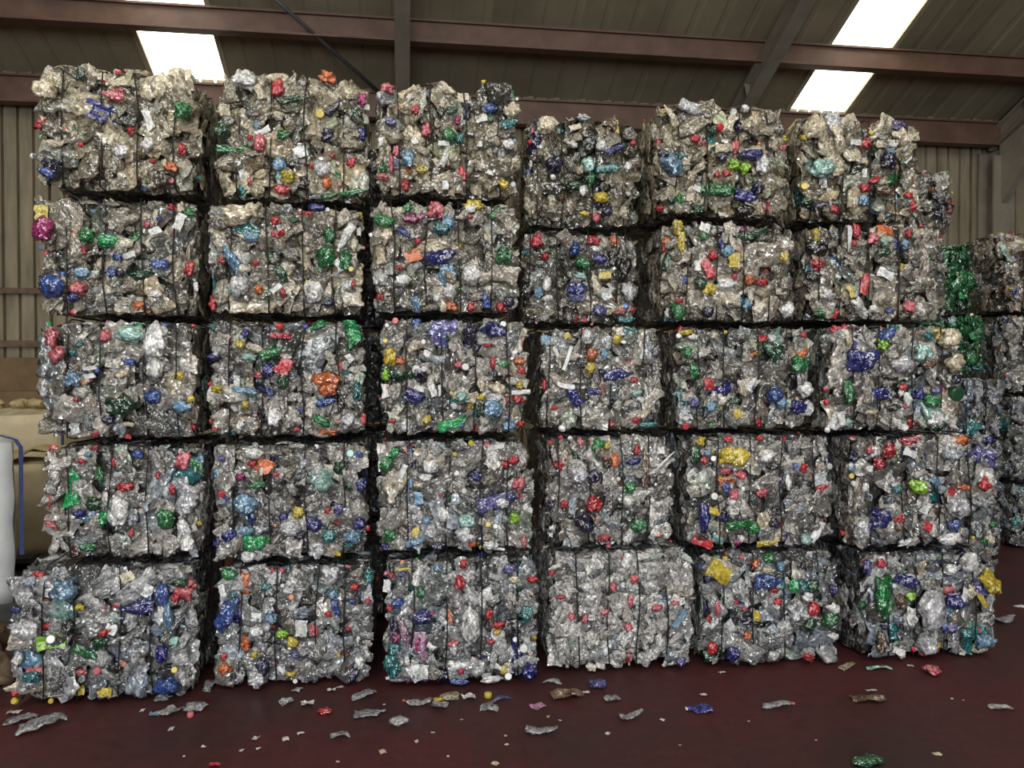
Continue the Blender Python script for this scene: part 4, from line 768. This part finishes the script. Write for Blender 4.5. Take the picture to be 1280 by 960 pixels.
LABELS = {
    11: 'top bale of leftmost stack, dusty clear bottles with a navy rag upper middle',
    21: 'second bale down leftmost stack, crimson wrap at left edge and green bottle',
    31: 'middle bale of leftmost stack with a bright pink label at upper left',
    41: 'fourth bale down leftmost stack with big upright green bottle at left',
    51: 'floor bale at left corner, bluish bottles with white square scrap and green bottle',
    12: 'top bale of second stack with red labels on top and yellow cap',
    22: 'second bale down second stack, green bottle pair beside a white curved strip',
    32: 'middle bale of second stack with a large orange label at right',
    42: 'fourth bale down second stack, green bottle at bottom and torn cream paper',
    52: 'floor bale of second stack with a cobalt blue bottle and white tag',
    13: 'top bale of third stack with a round navy bottle end low middle',
    23: 'second bale down third stack with a cobalt blue bottle across its middle',
    33: 'middle bale of third stack with forked cobalt bottles and dark green bottle above',
    43: 'fourth bale down third stack with a hanging light blue strip at left',
    53: 'floor bale of third stack, magenta and violet film left, cobalt bottle right corner',
    14: 'top bale of fourth stack, set back, shadowed and dusty brown with dark rag',
    24: 'second bale down fourth stack, set back and shadowed, red and orange labels above',
    34: 'middle bale of fourth stack, two violet blue bottles and brown vertical band',
    44: 'fourth bale down fourth stack, round navy bottle end beneath a red one',
    54: 'clean pale floor bale of nearly all clear plastic, fourth stack',
    15: 'top bale of fifth stack with two lime green bottle ends',
    25: 'second bale down fifth stack with red and yellow labels in its middle',
    35: 'middle bale of fifth stack with a dark blue ribbed bottle across centre',
    45: 'fourth bale down fifth stack with a big yellow bottle at top',
    55: 'floor bale of fifth stack with yellow green film hanging on its upper left',
    16: 'top bale of sixth stack under the rooflight, pale bags drooping over its top',
    26: 'second bale down sixth stack with red wraps along its left side',
    36: 'middle bale of sixth stack with large cobalt bottle and tan bag at right',
    46: 'fourth bale down sixth stack with lime green bottle and red and white label',
    56: 'floor bale of sixth stack with an upright green bottle and turquoise bottle',
}
ROWTINT = {1: (1.14, 1.0, .70), 2: (1.10, .99, .79), 3: (1.07, 1.0, .88), 4: (1.05, 1.0, .93), 5: (1.0, 1.0, 1.0)}
BALES = {}
for c, (D, ys, spans, wires) in STACKS.items():
    mid = sum(spans[2][:2])/2
    zt = []
    for r in range(5):
        yy = D + spans[r][2]
        zt.append(on_y((spans[r][0]+spans[r][1])/2, ys[r], yy - .03).z)
    for r in range(4, -1, -1):
        pa, pb, dy = spans[r]; Y = D + dy
        z1 = zt[r]; z0 = zt[r+1] if r < 4 else 0.0
        ym = (ys[r] + (ys[r+1] if r < 4 else 850))/2
        x0, x1_ = on_y(pa, ym, Y).x, on_y(pb, ym, Y).x
        row = r+1; idn = row*10 + c
        fr = [(on_y(q, ym, Y).x - x0)/(x1_-x0) for q in wires[r]]
        kw = dict(sat=.32, top=.9 if row == 1 else .35)
        sd = []
        sd = ['right', 'left']
        if idn == 54: kw.update(grey=(.42, .78), sat=.12, dens=1.5, cap_p=.01, core=(.45, .45, .44), chroma=.35, fine=.8)
        if row == 1: kw.update(grey=(.17, .62))
        if idn in (14, 24): kw.update(grey=(.07, .34))  # darker plastic: shade on these set-back bales is put into their colour
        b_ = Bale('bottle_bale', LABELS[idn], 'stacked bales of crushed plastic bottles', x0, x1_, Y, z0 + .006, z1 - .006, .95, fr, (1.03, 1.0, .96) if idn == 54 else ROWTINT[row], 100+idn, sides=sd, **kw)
        BALES[idn] = b_
NF = 0
cur = None
for line in FEATS.strip().splitlines():
    if line.startswith('@'):
        t = line[1:].split(); cur = int(t[0]); ox, oy, s = float(t[1]), float(t[2]), float(t[3]); continue
    for it in line.split(';'):
        t = it.split()
        if len(t) < 5: continue
        x, y, w_, h_ = (float(k) for k in t[1:5]); an = float(t[5]) if len(t) > 5 else 0.0
        if w_ < 5: continue
        BALES[cur].feature(t[0][0], t[0][1], ox + x*s, oy + y*s, w_*s, h_*s, -an); NF += 1
print('features', NF)

# bales standing further back on the right: a second row, the green bales, and the tower at the right edge
def back_bale(label, group, pa, pb, Y, z0, z1, tint, seed, dep=.95, wires=(.2, .4, .6, .8), **kw):
    ym = 480
    a, b_ = on_y(pa, ym, Y).x, on_y(pb, ym, Y).x
    return Bale('bottle_bale', label, group, a, b_, Y, z0, z1, dep, wires, tint, seed, **kw)
S2Y = 5.40
zs = [0, .62, 1.22, 1.80]
zA = [on_y(1150, y, S2Y).z for y in (405, 304, 214)]
names2 = ['bale behind sixth stack, top of the second row, with yellow and red labels', 'bale behind sixth stack, second from top of the second row', 'bale behind the tan bag of the sixth stack', 'bale low behind sixth stack, second from floor', 'floor bale hidden behind the sixth stack']
lv = [0.0, .62, 1.24, zA[0], zA[1], zA[2]]
for k in range(5):
    pb = [1190, 1190, 1186, 1180, 1188][k]
    back_bale(names2[4-k], 'bales in the second row', 1040, pb, S2Y, lv[k], lv[k+1] - .008, (.98, .92, .78) if k > 2 else (.95, .97, .97), 300+k, dens=.8, top=.9 if k == 4 else .3, sides=('right',), sat=.9, grey=(.10, .38))
for k in range(5):  # dark bales added as backing so the gap between stacks stays black
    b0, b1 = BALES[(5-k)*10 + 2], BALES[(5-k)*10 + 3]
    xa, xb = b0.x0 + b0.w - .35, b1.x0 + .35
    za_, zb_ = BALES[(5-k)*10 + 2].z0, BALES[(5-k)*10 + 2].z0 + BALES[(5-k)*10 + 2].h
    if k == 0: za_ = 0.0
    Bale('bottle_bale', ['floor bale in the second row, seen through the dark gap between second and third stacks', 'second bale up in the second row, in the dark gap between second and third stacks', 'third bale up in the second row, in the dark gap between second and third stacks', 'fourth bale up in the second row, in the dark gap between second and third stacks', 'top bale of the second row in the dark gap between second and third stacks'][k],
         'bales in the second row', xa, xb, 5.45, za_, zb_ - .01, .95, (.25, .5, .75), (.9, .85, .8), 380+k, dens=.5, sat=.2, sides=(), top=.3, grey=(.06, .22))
S3Y = 6.45
zG = [on_y(1200, y, S3Y).z for y in (470, 391, 306)]
h3 = zG[0]/3
for k in range(3):
    back_bale(['floor bale right of the sixth stack, in the third row', 'bluish bale right of the sixth stack, below the bright one', 'bright grey bale at eye level under the green bales'][k], 'bales in the third row', 1130, 1252, S3Y, k*h3, (k+1)*h3 - .008, (.98, 1.0, 1.04), 320+k, dens=.9, sides=('right',), sat=.9, grey=(.18, .55))
green = [('e', 5), ('g', 8), ('d', 4), ('w', .3)]
class GreenBale(Bale):
    def greyc(self):
        c = CC[self.R.choice('geggd')]; k = self.R.uniform(.35, .8); return (c[0]*k, c[1]*k, c[2]*k)
for k in range(2):
    a, b_ = on_y(1110, 480, S3Y).x, on_y(1226, 480, S3Y).x
    GreenBale('bottle_bale', ['lower of two all green bottle bales behind the sixth stack', 'upper of two all green bottle bales behind the sixth stack'][k], 'green bottle bales', a - k*.06, b_ - k*.05, S3Y + k*.04, zG[k], zG[k+1] - .008, .95, (.2, .4, .6, .8), (1, 1, 1), 340+k, mix=green, dens=.85, sat=.3, sides=('right',), top=.9 if k else .3, core=(.012, .06, .02))
S4Y = 6.75
zT = [0.0] + [on_y(1270, y, S4Y).z for y in (602, 492, 392, 291)]
for k in range(4):
    pa = [1262, 1260, 1246, 1243][k]
    back_bale(['floor bale of the tower at the right edge', 'second bale up in the tower at the right edge', 'third bale up in the right edge tower, level with the green bales', 'topmost brown bale of the tower at the right edge'][k], 'bales in the right edge tower', pa, pa + 145, S4Y, zT[k], zT[k+1] - .008, [(.95, .98, 1), (.98, .98, .95), (1, .97, .88), (.86, .74, .58)][k], 360+k, dens=.9, sides=('left',), top=.9 if k == 3 else .3, sat=.8)

# ------------------------------------------------------------------ big bags on pallets, left of the stacks
def bag_mesh(w_, d_, h_, seed, belly=.06, rnd=.16):
    bm = bmesh.new(); bmesh.ops.create_cube(bm, size=1.0)
    bmesh.ops.subdivide_edges(bm, edges=bm.edges[:], cuts=11, use_grid_fill=True)
    off = Vector((seed*3.3, seed*1.7, 0))
    for v in bm.verts:
        p = v.co.copy(); r = max(abs(p.x), abs(p.y))*2
        z = p.z + .5
        k = 1 + belly*math.sin(math.pi*z)*1.2
        # round the plan of the bag a little
        rr = math.hypot(p.x, p.y)
        q = 1 - rnd*max(0, (rr - .5)/.207)
        n_ = noise.noise_vector(Vector((p.x*2.5, p.y*2.5, p.z*6)) + off)*.018
        zz = z*h_ + (.05*h_*(1 - r)*(1 if z > .97 else 0))
        v.co = Vector((p.x*w_*k*q + n_.x, p.y*d_*k*q + n_.y, max(0, zz + (n_.z if z > .05 else 0))))
    me = bpy.data.meshes.new('bag_body'); bm.to_mesh(me); bm.free()
    me.polygons.foreach_set('use_smooth', [True]*len(me.polygons)); return me
def pallet(loc, w_, d_, label, rz=0.0):
    r = tag(empty('pallet', loc, rz), label, 'pallet', 'dark pallets under the big bags')
    for i in range(6):
        x = -w_/2 + w_*(i+.5)/6
        MB().box((x - w_*.07, -d_/2, .115), (x + w_*.07, d_/2, .137)).build('deck_board', M_DARKM, r)
    for y in (-d_/2 + .05, 0, d_/2 - .05):
        MB().box((-w_/2, y - .05, .095), (w_/2, y + .05, .114)).build('stringer_board', M_DARKM, r)
        MB().box((-w_/2, y - .05, 0), (w_/2, y + .05, .02)).build('skid_board', M_DARKM, r)
        for x in (-w_/2 + .07, 0, w_/2 - .07):
            MB().box((x - .07, y - .05, .021), (x + .07, y + .05, .094)).build('block', M_DARKM, r)
def big_bag(label, px_right, Y, z0, w_, d_, h_, mat, seed, strap=True, rz=0.0, belly=.06, rnd=.16):
    xr = on_y(px_right, 650, Y).x
    o_ = Matrix.Rotation(rz, 3, 'Z') @ Vector((w_/2, -d_/2, 0))
    r = tag(empty('bulk_bag', (xr - o_.x, Y - o_.y, z0), rz), label, 'bag')
    me = bag_mesh(w_ - .06, d_ - .06, h_, seed, belly, rnd); ob('bag_body', me, r, mat)
    if strap:
        for sx in (-1, 1):
            pts = [(sx*(w_/2 + .0), -d_/2 + .02, h_*t) for t in (.30, .55, .8, .97)] + [(sx*(w_/2 - .03), -d_/2 + .06, h_ + .02), (sx*(w_/2 - .12), -d_/2 + .10, h_ + .05)]
            m = MB()
            for i in range(len(pts)-1):
                a, b_ = Vector(pts[i]), Vector(pts[i+1]); t = (b_-a)
                m.quad_box((a+b_)/2, (.013, 0, 0), t/2, t.normalized().cross(Vector((1, 0, 0)))*.004)
            m.build('lifting_strap', M_BLUE, r)
    return r
BY = 5.62
wb = big_bag('white woven bulk bag with a blue strap at the left edge', 27, BY + .03, .137, 1.1, .95, 1.10, M_BAG, 3, True, .47, .02, .05)
pallet((wb.location.x, wb.location.y, 0.0), 1.12, 1.0, 'dark pallet under the white bulk bag at the left edge', .47)
BY2 = 7.0
pallet((on_y(62, 700, BY2).x - .5, BY2 + .5, 0.0), 1.1, 1.0, 'dark pallet beneath the cream bulk bag, behind the white one')
big_bag('cream bulk bag with crumpled open top between white bag and bales', 66, BY2 + .03, .137, 1.0, .95, .78, M_BAGB, 5, False)
lining = film_mesh(77, 9, 7, M_TAN, .3); lin = tag(ob('liner_film', lining), 'golden crumpled plastic liner lying on the cream bulk bag', 'film')
p = on_y(46, 582, BY2 + .3); lin.location = (p.x - .04, BY2 + .32, 0.137 + .78 + .10); lin.scale = (4.2, 6, 3.0)
BY3 = 8.15
pallet((on_y(45, 700, BY3).x - .55, BY3 + .5, 0.0), 1.15, 1.0, 'dark pallet beneath the tallest bulk bag at the back left')
z3 = on_y(30, 520, BY3).z
big_bag('tall off-white bulk bag with dark blue strap at back left', 78, BY3 + .03, .137, 1.35, .95, z3 - .137, M_BAGB, 8, True)
for i in range(6):
    me = lump_mesh(90+i, 2, M_TAN, .6, .4); o = ob('rag', me)
    tag(o, ['leftmost tan crumpled scrap', 'second tan scrap from the left', 'third tan scrap from the left', 'fourth tan scrap from the left', 'fifth tan scrap from the left', 'rightmost tan scrap'][i] + ' heaped on the tall bulk bag', 'scrap', 'tan scraps heaped on the tall bulk bag')
    px = 5 + i*10.8; p = on_y(px, 508, BY3 + .25)
    o.location = (p.x, BY3 + .15 + .3*(i % 2), z3 + .085); k = RND.uniform(.8, 1.05); o.scale = (k, k, k*1.25); o.rotation_euler = (0, 0, RND.uniform(0, 6)); o.location.z = z3 + .062 - min(v.co.z for v in me.vertices)*k*1.25
# brown board bale and timber behind the bags
CY = 9.25
bx = on_y(58, 450, CY).x
m = MB(); r = tag(empty('board_stack', (bx - .55, CY, 0)), 'tall brown cardboard stack against the wall behind the bulk bags', 'cardboard')
zc = on_y(40, 447, CY).z; nb_ = 5
for k in range(nb_):
    a = RND.uniform(-.02, .02)
    MB().box((-.55 + a, 0, zc*k/nb_ + (.0 if k == 0 else .004)), (.55 + a, .6, zc*(k+1)/nb_)).build('cardboard_slab', M_CARD, r)
# brown sacks and a yellow bottle at the bottom left corner
for i, (px, py, sx, Yk) in enumerate(((2, 822, 1.0, 4.75), (4, 868, .8, 4.40))):
    me = lump_mesh(120+i, 3, M_SACK, .8, .4); o = ob('refuse_sack', me)
    tag(o, ['brown crumpled sack at the left edge beside the corner floor bale', 'small brown sack on the floor at the lower left corner'][i], 'sack')
    p = on_floor(px, py + 16); o.location = (p.x - .16, p.y + .05, .15*sx + .02); o.scale = (2.4*sx, 2.4*sx, 2.9*sx)
    lo = min((o.matrix_basis @ v.co).z for v in me.vertices); o.location.z -= lo
def litter(label, code, kind, px, py, w_, h_, ang=0.0, group=None, cat='bottle', capc=None):
    p = on_floor(px, py + h_*.35)
    q = on_floor(px + 10, py + h_*.35); ppm = 10/(q-p).length
    W = max(w_, h_*1.3)/ppm; H = min(.8*W, 1.6*h_/ppm)
    cap = None
    if kind == 'b': cap = RND.choice(BOTTLES); me = cap[0]; nm = 'loose_bottle'
    elif kind == 'l': me = RND.choice(LUMPS[9:]); nm = 'loose_bottle'
    elif kind == 'F': me = RND.choice(PETFILMS); nm = 'loose_film'
    elif kind == 'f': me = RND.choice(FILMS); nm = 'plastic_scrap'
    elif kind == 'c': me = CAP; nm = 'stray_lid'
    else: me = RND.choice(STRIPS); nm = 'plastic_strip'
    sp = SPAN[me.name]
    if kind == 'c': s = max(w_/ppm/.03, .8); sc3 = (s, s, s)
    else: sc3 = (W/sp[0], H/sp[1]*(1.0), min(W/sp[0], H/sp[1])*(.8 if kind in 'bl' else .9))
    o = ob(nm, me); kk = .72 if code in 'zwc' and kind in 'bFl' else .85; o.color = (*[q*kk for q in CC[code]], .5 if code in 'zwchv' and kind in 'bFl' else .9)
    o.scale = sc3; o.rotation_euler = (0, 0, math.radians(ang)); o.location = (p.x, p.y, 0)
    lo = min((o.matrix_basis @ v.co).z for v in me.vertices); o.location.z = -lo + .0005
    tag(o, label, cat, group)
    if cap is not None and capc:
        q = cap[2].to_track_quat('Z', 'Y').to_matrix().to_4x4(); q.translation = cap[1] - cap[2]*.012
        k = ob('bottle_cap', CAP, o); k.matrix_basis = q; k.color = (*CC[capc], 1)
    return o
for it in [
    ('flattened clear bottle on the floor at the lower left corner', 'z', 'b', 52, 902, 56, 22, 20, None, 'bottle', None),
    ('dull clear bottle lying behind the flattened one at lower left', 'z', 'b', 28, 898, 36, 14, 5, None, 'bottle', None),
    ('white torn scrap on the floor under the corner bale', 'w', 'f', 18, 888, 16, 9, 0, None, 'scrap'),
    ('round crushed clear bottle with red cap before the first stack gap', 'z', 'l', 245, 880, 28, 24, 0, None, 'bottle'),
    ('pink red cap beside the round crushed bottle', 'p', 'c', 238, 893, 8, 7, 0, None, 'cap'),
    ('white ragged film scrap left of the round crushed bottle', 'w', 'F', 214, 884, 14, 22, 60, None, 'film'),
    ('shiny pale blue scrap on the floor below the corner bale', 'l', 'f', 193, 891, 13, 8, 0, None, 'scrap'),
    ('grey clear bottle end upright near the corner bale foot', 'z', 'l', 203, 869, 11, 18, 0, None, 'bottle'),
    ('clear crushed bottle standing in the gap beside the second floor bale', 'z', 'b', 262, 851, 20, 22, 60, None, 'bottle'),
    ('red and white torn label before the second floor bale', 'w', 'x', 384, 877, 15, 13, 0, None, 'label'),
    ('red crumpled cup on the floor right of the torn label', 'r', 'l', 406, 887, 14, 14, 0, None, 'cup'),
    ('grey crumpled film before the second floor bale', 'z', 'F', 358, 873, 20, 14, 40, None, 'film'),
    ('small clear scrap touching the second floor bale', 'z', 'f', 372, 859, 9, 11, 70, None, 'scrap'),
    ('white plastic nub nearest the second floor bale', 'w', 'x', 425, 857, 9, 7, 0, None, 'scrap'),
    ('white pellet scrap left of the white nub', 'w', 'x', 414, 862, 11, 6, 0, None, 'scrap'),
    ('long narrow clear bottle neck before the second stack gap', 'z', 'b', 456, 868, 33, 12, 15, None, 'bottle', None),
    ('clear flat bottle with tapering neck below the long neck', 'z', 'b', 462, 889, 42, 14, 8, None, 'bottle', None),
    ('dull flat film piece lying left of the tapering bottle', 'z', 'F', 424, 916, 24, 11, 10, None, 'film'),
    ('crumpled pale bottle before the third floor bale', 'w', 'l', 498, 900, 26, 20, 0, None, 'bottle'),
    ('clear bottle with red cap before the third floor bale', 'z', 'b', 522, 877, 36, 12, 170, None, 'bottle', 'r'),
    ('clear bag with yellow print beside the red capped bottle', 'z', 'F', 549, 879, 22, 14, -20, None, 'bag'),
    ('yellow label patch lying on the clear bag', 'y', 'f', 549, 872, 16, 8, -10, None, 'label'),
    ('beige crushed bottle at the foot of the third floor bale', 'c', 'l', 563, 868, 27, 17, 0, None, 'bottle'),
    ('white folded scrap beside the beige crushed bottle', 'w', 'x', 586, 868, 18, 13, 0, None, 'scrap'),
    ('yellow cap on the floor before the third floor bale', 'y', 'c', 610, 869, 9, 7, 0, None, 'cap'),
    ('violet tinted flat bottle right of the yellow cap', 'v', 'b', 627, 873, 27, 9, -5, None, 'bottle', None),
    ('smoky clear film left of the violet flat bottle', 'z', 'F', 613, 882, 24, 12, -15, None, 'film'),
    ('white crumpled strip between the third and fourth floor bales', 'w', 'b', 691, 850, 22, 14, -40, None, 'strip', None),
    ('pinkish crumpled scrap before the third stack gap', 'h', 'x', 672, 878, 18, 15, 30, None, 'scrap'),
    ('brown torn bag lying before the pale bale corner', 's', 'F', 708, 866, 42, 16, 10, None, 'bag'),
    ('flat clear bottle lying out on the middle of the floor', 'z', 'b', 677, 912, 40, 14, -20, None, 'bottle', None),
    ('dark violet crushed bottle before the pale bale', 'v', 'l', 748, 855, 26, 13, 0, None, 'bottle'),
    ('grey square film before the pale bale', 'z', 'F', 765, 871, 21, 12, 10, None, 'film'),
    ('clear flat strip of bottle on the open floor right of middle', 'z', 'b', 789, 894, 36, 11, 10, None, 'bottle', None),
    ('white scrap beside the brown torn bag', 'w', 'f', 733, 865, 9, 5, 0, None, 'scrap'),
    ('dark blue crushed bottle with a white cap on open floor', 'b', 'b', 873, 882, 34, 16, 175, None, 'bottle', 'w'),
    ('white scrap lying behind the dark blue bottle', 'w', 'f', 880, 868, 9, 5, 0, None, 'scrap'),
    ('white scrap before the fifth floor bale', 'w', 'f', 902, 839, 8, 5, 20, None, 'scrap'),
    ('pale film tube with red end right of the dark blue bottle', 'z', 'b', 974, 882, 42, 9, -8, None, 'film', 'r'),
    ('cream twisted scrap before the fifth stack gap', 'c', 'b', 1059, 832, 27, 9, 15, None, 'scrap', None),
    ('milky flat film at the foot of the sixth floor bale', 'a', 'F', 1096, 833, 34, 8, 0, None, 'film'),
    ('white chip left of the cream twisted scrap', 'w', 'f', 1037, 826, 8, 5, 0, None, 'scrap'),
    ('red cup standing before the sixth floor bale', 'p', 'l', 1165, 836, 13, 20, 80, None, 'cup'),
    ('dark brown bag lying on the open floor at right', 's', 'F', 1085, 872, 44, 13, -5, None, 'bag'),
    ('white curl lying on the dark brown bag', 'w', 'f', 1089, 862, 13, 4, 0, None, 'scrap'),
    ('pale twisted scrap near the right edge of the floor', 'w', 'F', 1250, 883, 30, 9, -5, None, 'scrap'),
    ('crumpled green bag at the bottom edge of the floor', 'd', 'l', 1085, 951, 44, 14, 5, None, 'bag'),
    ('clear bottle lying right of the sixth floor bale', 'z', 'b', 1256, 772, 34, 14, 0, None, 'bottle', None),
    ('pale scrap on the floor at the far right behind the loose bottle', 'w', 'f', 1274, 757, 12, 5, 0, None, 'scrap'),
    ('small tan scrap on the floor at lower right', 'c', 'f', 1171, 941, 10, 6, 0, None, 'scrap'),
    ('red torn thread of film at the bottom left of the floor', 'r', 'f', 268, 955, 14, 8, 0, None, 'scrap'),
]:
    litter(*it)
for px, py, s in ((214, 910, 7), (254, 933, 5), (302, 937, 5), (320, 922, 8), (324, 935, 5), (357, 922, 8), (376, 915, 7), (478, 938, 8), (520, 926, 5), (541, 915, 4), (577, 899, 3), (632, 919, 4), (633, 930, 4), (685, 895, 4), (760, 916, 6), (828, 899, 5), (936, 901, 3), (1190, 873, 3), (1204, 875, 3), (1138, 831, 6), (1018, 812, 3), (422, 952, 4), (178, 887, 6), (619, 953, 8), (700, 900, 3), (850, 931, 3), (1020, 925, 3), (560, 945, 3), (230, 945, 3), (480, 880, 3)):
    litter('tiny pale plastic chip lying on the maroon floor', 'w' if RND.random() < .7 else 'c', 'f', px, py, s*1.3, s*.7, RND.uniform(0, 180), 'tiny pale chips on the floor', 'chip')
litter('yellow crushed bottle at left of the corner floor bale', 'y', 'l', 10, 836, 12, 20, 0, None, 'bottle')
print('objects', len(bpy.data.objects), 'tris', sum(len(m.polygons)*2 for m in bpy.data.meshes))
